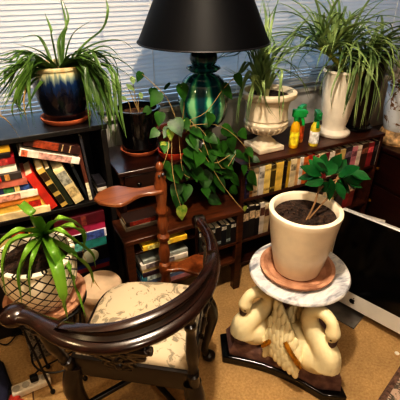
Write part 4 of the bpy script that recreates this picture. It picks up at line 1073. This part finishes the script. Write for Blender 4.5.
# cabriole legs
cD = C(-.38, 1.235)
for c in (A, Bp, Cp, cD):
    o_ = (c - cen2); o_.z = 0; o_.normalize(); lg = MB(); b = Vector((c.x, c.y, 0)) - o_*.012
    pts = [b+Vector((0, 0, .40)), b+o_*.018+Vector((0, 0, .33)), b+o_*.022+Vector((0, 0, .27)), b+o_*.005+Vector((0, 0, .18)), b-o_*.006+Vector((0, 0, .1)), b+o_*.006+Vector((0, 0, .045)), b+o_*.018+Vector((0, 0, .028))]
    sp = spline(pts, 18); k = len(sp)
    rr = [.032-.0*(i) if i < 2 else (.036 if i < 7 else max(.015, .036-.0026*(i-6))) for i in range(k)]
    lg.tube(sp, rr, 12); f_ = part('leg', lg, EBON, t, world=True)
    ft = MB().ball(b+o_*.02+Vector((0, 0, .024)), (.032, .032, .024), 14, 10); part('pad_foot', ft, EBON, f_, world=True)
part('stretcher', MB().tube([A+Vector((0, 0, .16)), Cp+Vector((0, 0, .16))], .012, 10), EBON, t, world=True)
part('stretcher', MB().tube([Bp+Vector((0, 0, .16)), cD+Vector((0, 0, .16))], .012, 10), EBON, t, world=True)

# ------------------------------------------------------------------ aloe on the wire stand
PA = C(-.615, 1.165); SZ = .47
t = thing('plant_stand', 'thin black wire plant stand carrying the lattice-patterned pot', 'stand', (PA.x, PA.y, 0))
rg = MB()
for r in (.15, .1, .05): rg.tube([(r*math.cos(2*PI*k/36), r*math.sin(2*PI*k/36), SZ-.006) for k in range(37)], .005, 8)
for k in range(4):
    a = k*PI/4; rg.tube([(.15*math.cos(a), .15*math.sin(a), SZ-.006), (-.15*math.cos(a), -.15*math.sin(a), SZ-.006)], .004, 8)
part('ring_top', rg, BLACKM, t)
for k in range(4):
    a = math.atan2(C(-.5, -.86).y, C(-.5, -.86).x) + k*PI/2 + R(12); d = Vector((math.cos(a), math.sin(a), 0))
    lg = part('leg', MB().tube([d*.15+Vector((0, 0, SZ)), d*.1+Vector((0, 0, .012))], .005, 8), BLACKM, t)
    part('rubber_tip', MB().ball(d*.1+Vector((0, 0, .012)), (.011, .011, .012), 10, 8), CORD, lg)
part('brace_ring', MB().tube([(.118*math.cos(2*PI*k/36), .118*math.sin(2*PI*k/36), .17) for k in range(37)], .004, 8), BLACKM, t)
q = Vector((PA.x, PA.y, SZ))
t = thing('potted_plant', 'thick-leaved aloe in a white pot with black diamond lattice on a brown saucer', 'plant', q, 'potted plants')
part('saucer', MB().lathe(saucer(.155, .03, .014), 48), TERRAP, t)
part('pot', MB().lathe(pot_profile(.092, .136, .225, lip=.014, belly=.022), 56, (0, 0, .008)), lattice_glaze(), t)
part('soil', soil_mb(.124, .205, 11), SOIL, t)
BA = px(44, 236, z=SZ+.215); mb = MB()
def Z(u, v, Y): return px(u, v, Y=Y)
al = [([BA, Z(34, 218, 1.19), Z(20, 204, 1.22)], .021, True), ([BA, Z(56, 220, 1.2), Z(74, 222, 1.24), Z(88, 234, 1.27)], .014, False), ([BA, Z(68, 226, 1.16), Z(84, 236, 1.2), Z(84, 252, 1.22)], .012, False),
      ([BA, Z(54, 258, 1.06), Z(62, 288, 1.0), Z(68, 320, .985)], .021, False), ([BA, Z(70, 252, 1.16), Z(88, 268, 1.2), Z(94, 284, 1.22)], .012, False), ([BA, Z(66, 262, 1.12), Z(76, 288, 1.12), Z(86, 318, 1.1)], .009, False),
      ([BA, Z(28, 236, 1.08), Z(10, 244, 1.04), Z(3, 268, 1.01), Z(6, 296, 1.0)], .012, False), ([BA, Z(32, 246, 1.07), Z(20, 272, 1.02), Z(22, 304, 1.0)], .013, False), ([BA, Z(36, 250, 1.06), Z(30, 276, 1.01), Z(31, 300, 1.0)], .009, False),
      ([BA, Z(24, 230, 1.14), Z(4, 240, 1.1), Z(-10, 258, 1.08)], .015, False), ([BA, Z(56, 230, 1.14), Z(74, 240, 1.15), Z(92, 254, 1.2), Z(96, 268, 1.2)], .011, False), ([BA, Z(50, 246, 1.08), Z(58, 266, 1.04), Z(66, 300, 1.03)], .013, False)]
for pth, w, bl in al: mb.strap(pth, w*1.2, n=16, blunt=bl, fold=.3, taper=.8, thick=.35)
part('leaves', mb, LG4, t, world=True, smooth=180)
mb = MB()
for pth in ([Z(93, 279, 1.219), Z(96, 284, 1.22), Z(101, 290, 1.22)], [Z(93, 279, 1.218), Z(92, 286, 1.22), Z(91, 288, 1.22)], [Z(83, 248, 1.218), Z(84, 256, 1.22), Z(87, 262, 1.22)]): mb.strap(pth, .004, n=6)
part('dry_tip', mb, LDRY, t, world=True, smooth=180, label='dry straw-coloured leaf tips')

# --- beige canister and patterned box beside it
q = C(-.48, 1.42); t = thing('canister', 'round beige lidded canister on the carpet between the aloe and chair', 'canister', (q.x, q.y, 0))
BEI = mat('beige_enamel', (214, 188, 158), .5, var=.05)
part('tub', MB().lathe([(.093, 0), (.097, .008), (.097, .275), (.093, .28)], 40), BEI, t)
part('lid', MB().lathe([(.095, .28), (.105, .283), (.106, .304), (.1, .318), (.06, .326), (.001, .328)], 44), BEI, t)
q = px(73, 306, z=.3); t = thing('storage_box', 'grey speckled fabric box on the carpet behind the lattice pot', 'box', (-.04, 1.545, 0))
FAB = motif_mat('speckled_fabric', (150, 146, 138), (70, 68, 66), 60, .5, .9, (196, 190, 178))
part('box_body', MB().box((-.11, -.09, 0), (.11, .09, .25)), FAB, t, .006)
part('box_lid', MB().box((-.115, -.095, .25), (.115, .095, .3)), FAB, t, .006)

# --- power strip, plug, cords, dark pouch, rug
a, b = px(12, 393, z=.02), px(50, 377, z=.02); d = b-a; yaw = math.atan2(d.y, d.x); mid = (a+b)/2
t = thing('power_strip', 'white power strip on the carpet at lower left', 'power strip', (mid.x, mid.y, 0)); t.rotation_euler = (0, 0, yaw)
Ls = d.length/2
part('strip_body', MB().box((-Ls, -.026, 0), (Ls, .026, .034)), mat('strip_white', (226, 216, 198), .4), t, .006)
for k in range(4):
    part('outlet', MB().lathe([(.001, .0335), (.015, .0335), (.016, .036), (.001, .036)], 20, (-Ls*.75 + k*Ls*.5, 0, 0)), mat('outlet_grey', (180, 172, 158), .5), t)
q = px(34, 378, z=.05); t2 = thing('power_plug', 'black plug pushed into the white power strip', 'plug', (q.x, q.y, .036))
part('plug_body', MB().box((-.016, -.013, 0), (.016, .013, .03)), CORD, t2, .005)
part('cable', MB().tube(spline([(0, 0, .028), C(.03, .02, .05), C(.09, .09, .03), C(.15, .2, -.028)], 20), .0035, 8), CORD, t2)
fl = [px(u, v, z=.006) for u, v in ((12, 396), (24, 386), (36, 384), (42, 372), (60, 352))]
for k, pts in enumerate([[(0, 330), (12, 336), (28, 330), (40, 324), (46, 332), (36, 338), (20, 334)], [(2, 318), (16, 326), (30, 336), (31, 356)], [(-4, 342), (8, 344), (24, 328), (38, 338), (48, 330), (44, 322)]]):
    mb = MB().tube(spline([px(u, v, z=.006 + .006*k) for u, v in pts], 30), .0035, 7)
    solo('cable', mb, CORD, ['loose black cable looping on the carpet under the arm scroll', 'thin black cable running straight down from the arm scroll', 'black cable crossing the other loops at the left edge'][k], 'cable', group='loose black cables')
mb = MB().tube(spline([px(33, 384, z=.004), px(33, 392, z=.004), px(34, 404, z=.004)], 10), .003, 7); solo('cable', mb, mat('cord_brown', (92, 66, 40), .6), 'brown cord running down from the power strip', 'cable', group='loose black cables')
# navy pouch at the lower left corner
poly = [px(u, v, z=.0) for u, v in ((-34, 366), (-12, 356), (4, 368), (12, 390), (8, 412), (-40, 420))]
cen3 = sum(poly, Vector())/len(poly); mb = MB(); nP = len(poly)
lo_ = [p_-cen3 for p_ in poly]
for s, z in ((1, .0), (1.0, .03), (.9, .06), (.5, .075)): mb.v += [Vector((p_.x*s, p_.y*s, z)) for p_ in lo_]
for k in range(3):
    for i in range(nP): mb.f.append((k*nP+i, k*nP+(i+1) % nP, (k+1)*nP+(i+1) % nP, (k+1)*nP+i))
mb.f.append(tuple(3*nP+i for i in range(nP))); mb.f.append(tuple(reversed(range(nP))))
t = thing('cushion', 'navy blue cushion with black piping at the lower left corner', 'cushion', (cen3.x, cen3.y, 0))
part('cushion_body', mb, mat('navy_fabric', (34, 36, 58), .85, bump=.2, bscale=200), t, smooth=180)
part('piping', MB().tube([Vector((p_.x*1.005, p_.y*1.005, .03)) for p_ in lo_+lo_[:1]], .006, 8), CORD, t)
q = px(17, 399, z=.01); mb = MB()
for k in range(6): mb.ball((rnd.uniform(-.03, .03), rnd.uniform(-.02, .02), .012), (.028, .02, .012), 10, 8, Matrix.Rotation(rnd.uniform(0, 3), 4, 'Z'))
solo('cloth', mb, mat('red_cloth', (170, 54, 38), .85), 'crumpled red cloth by the navy cushion', 'cloth', (q.x, q.y-.01, 0), smooth=180)
# rug at lower right
a, b = px(378, 400, z=0), px(400, 366, z=0); e = (b-a).normalized(); n_ = Vector((e.y, -e.x, 0))
o0 = a - e*.45; t = thing('rug', 'patterned grey and pink rug with a dark edge, lower right corner', 'rug', (o0.x, o0.y, 0))
t.rotation_euler = (0, 0, math.atan2(e.y, e.x))
part('pile', MB().box((.03, -.9, 0), (1.25, -.025, .008)), motif_mat('rug_pattern', (190, 164, 146), (90, 82, 72), 14, .5, .95, (206, 190, 176)), t)
part('binding', MB().box((0, -.93, 0), (1.28, -.9, .009)).box((0, -.025, 0), (1.28, 0, .009)).box((0, -.9, 0), (.03, -.025, .009)).box((1.25, -.9, 0), (1.28, -.025, .009)), mat('rug_edge', (70, 52, 46), .9, c2=(120, 92, 78), scale=60), t)
q = px(397, 353, z=.004); solo('button', MB().lathe([(.009, 0), (.011, .002), (.009, .006), (.001, .007)], 16), mat('white_plastic', (232, 224, 210), .4), 'small white disc lying on the carpet near the rug', 'button', (q.x, q.y, 0))

# ------------------------------------------------------------------ light
def lamp(name, kind, loc, power, color, **kw):
    l = bpy.data.lights.new(name, kind); l.energy = power; l.color = color
    for k, v in kw.items(): setattr(l, k, v)
    o = bpy.data.objects.new(name, l); col.objects.link(o); o.location = loc; return o
lamp('ceiling_bulb', 'POINT', C(.05, .85, 2.3), 82, (1, .87, .71), shadow_soft_size=.04)
lamp('room_lamp', 'POINT', C(.55, -.5, 2.0), 24, (1, .87, .71), shadow_soft_size=.06)
lamp('left_lamp', 'POINT', C(-1.0, .45, 1.75), 13, (1, .78, .48), shadow_soft_size=.06)
sky = lamp('daylight', 'AREA', (.95, YB+.5, 1.6), 24, (.5, .76, 1.0), shape='RECTANGLE', size=3.6, size_y=1.5)
sky.rotation_euler = (R(-90), 0, 0)
w = bpy.data.worlds.new('world'); scene.world = w; w.use_nodes = True
bg = w.node_tree.nodes['Background']; bg.inputs[0].default_value = (.55, .75, 1, 1); bg.inputs[1].default_value = .5

cam = bpy.data.cameras.new('camera'); co = bpy.data.objects.new('camera', cam); col.objects.link(co)
co.location = (0, 0, CAM_H); co.rotation_euler = (R(60), 0, -YAW); cam.sensor_width = 36; cam.lens = FPX/400*36; cam.clip_start = .02
scene.camera = co
scene.view_settings.view_transform = 'Standard'
try: scene.view_settings.look = 'High Contrast'
except Exception: pass
scene.view_settings.exposure = 0.4
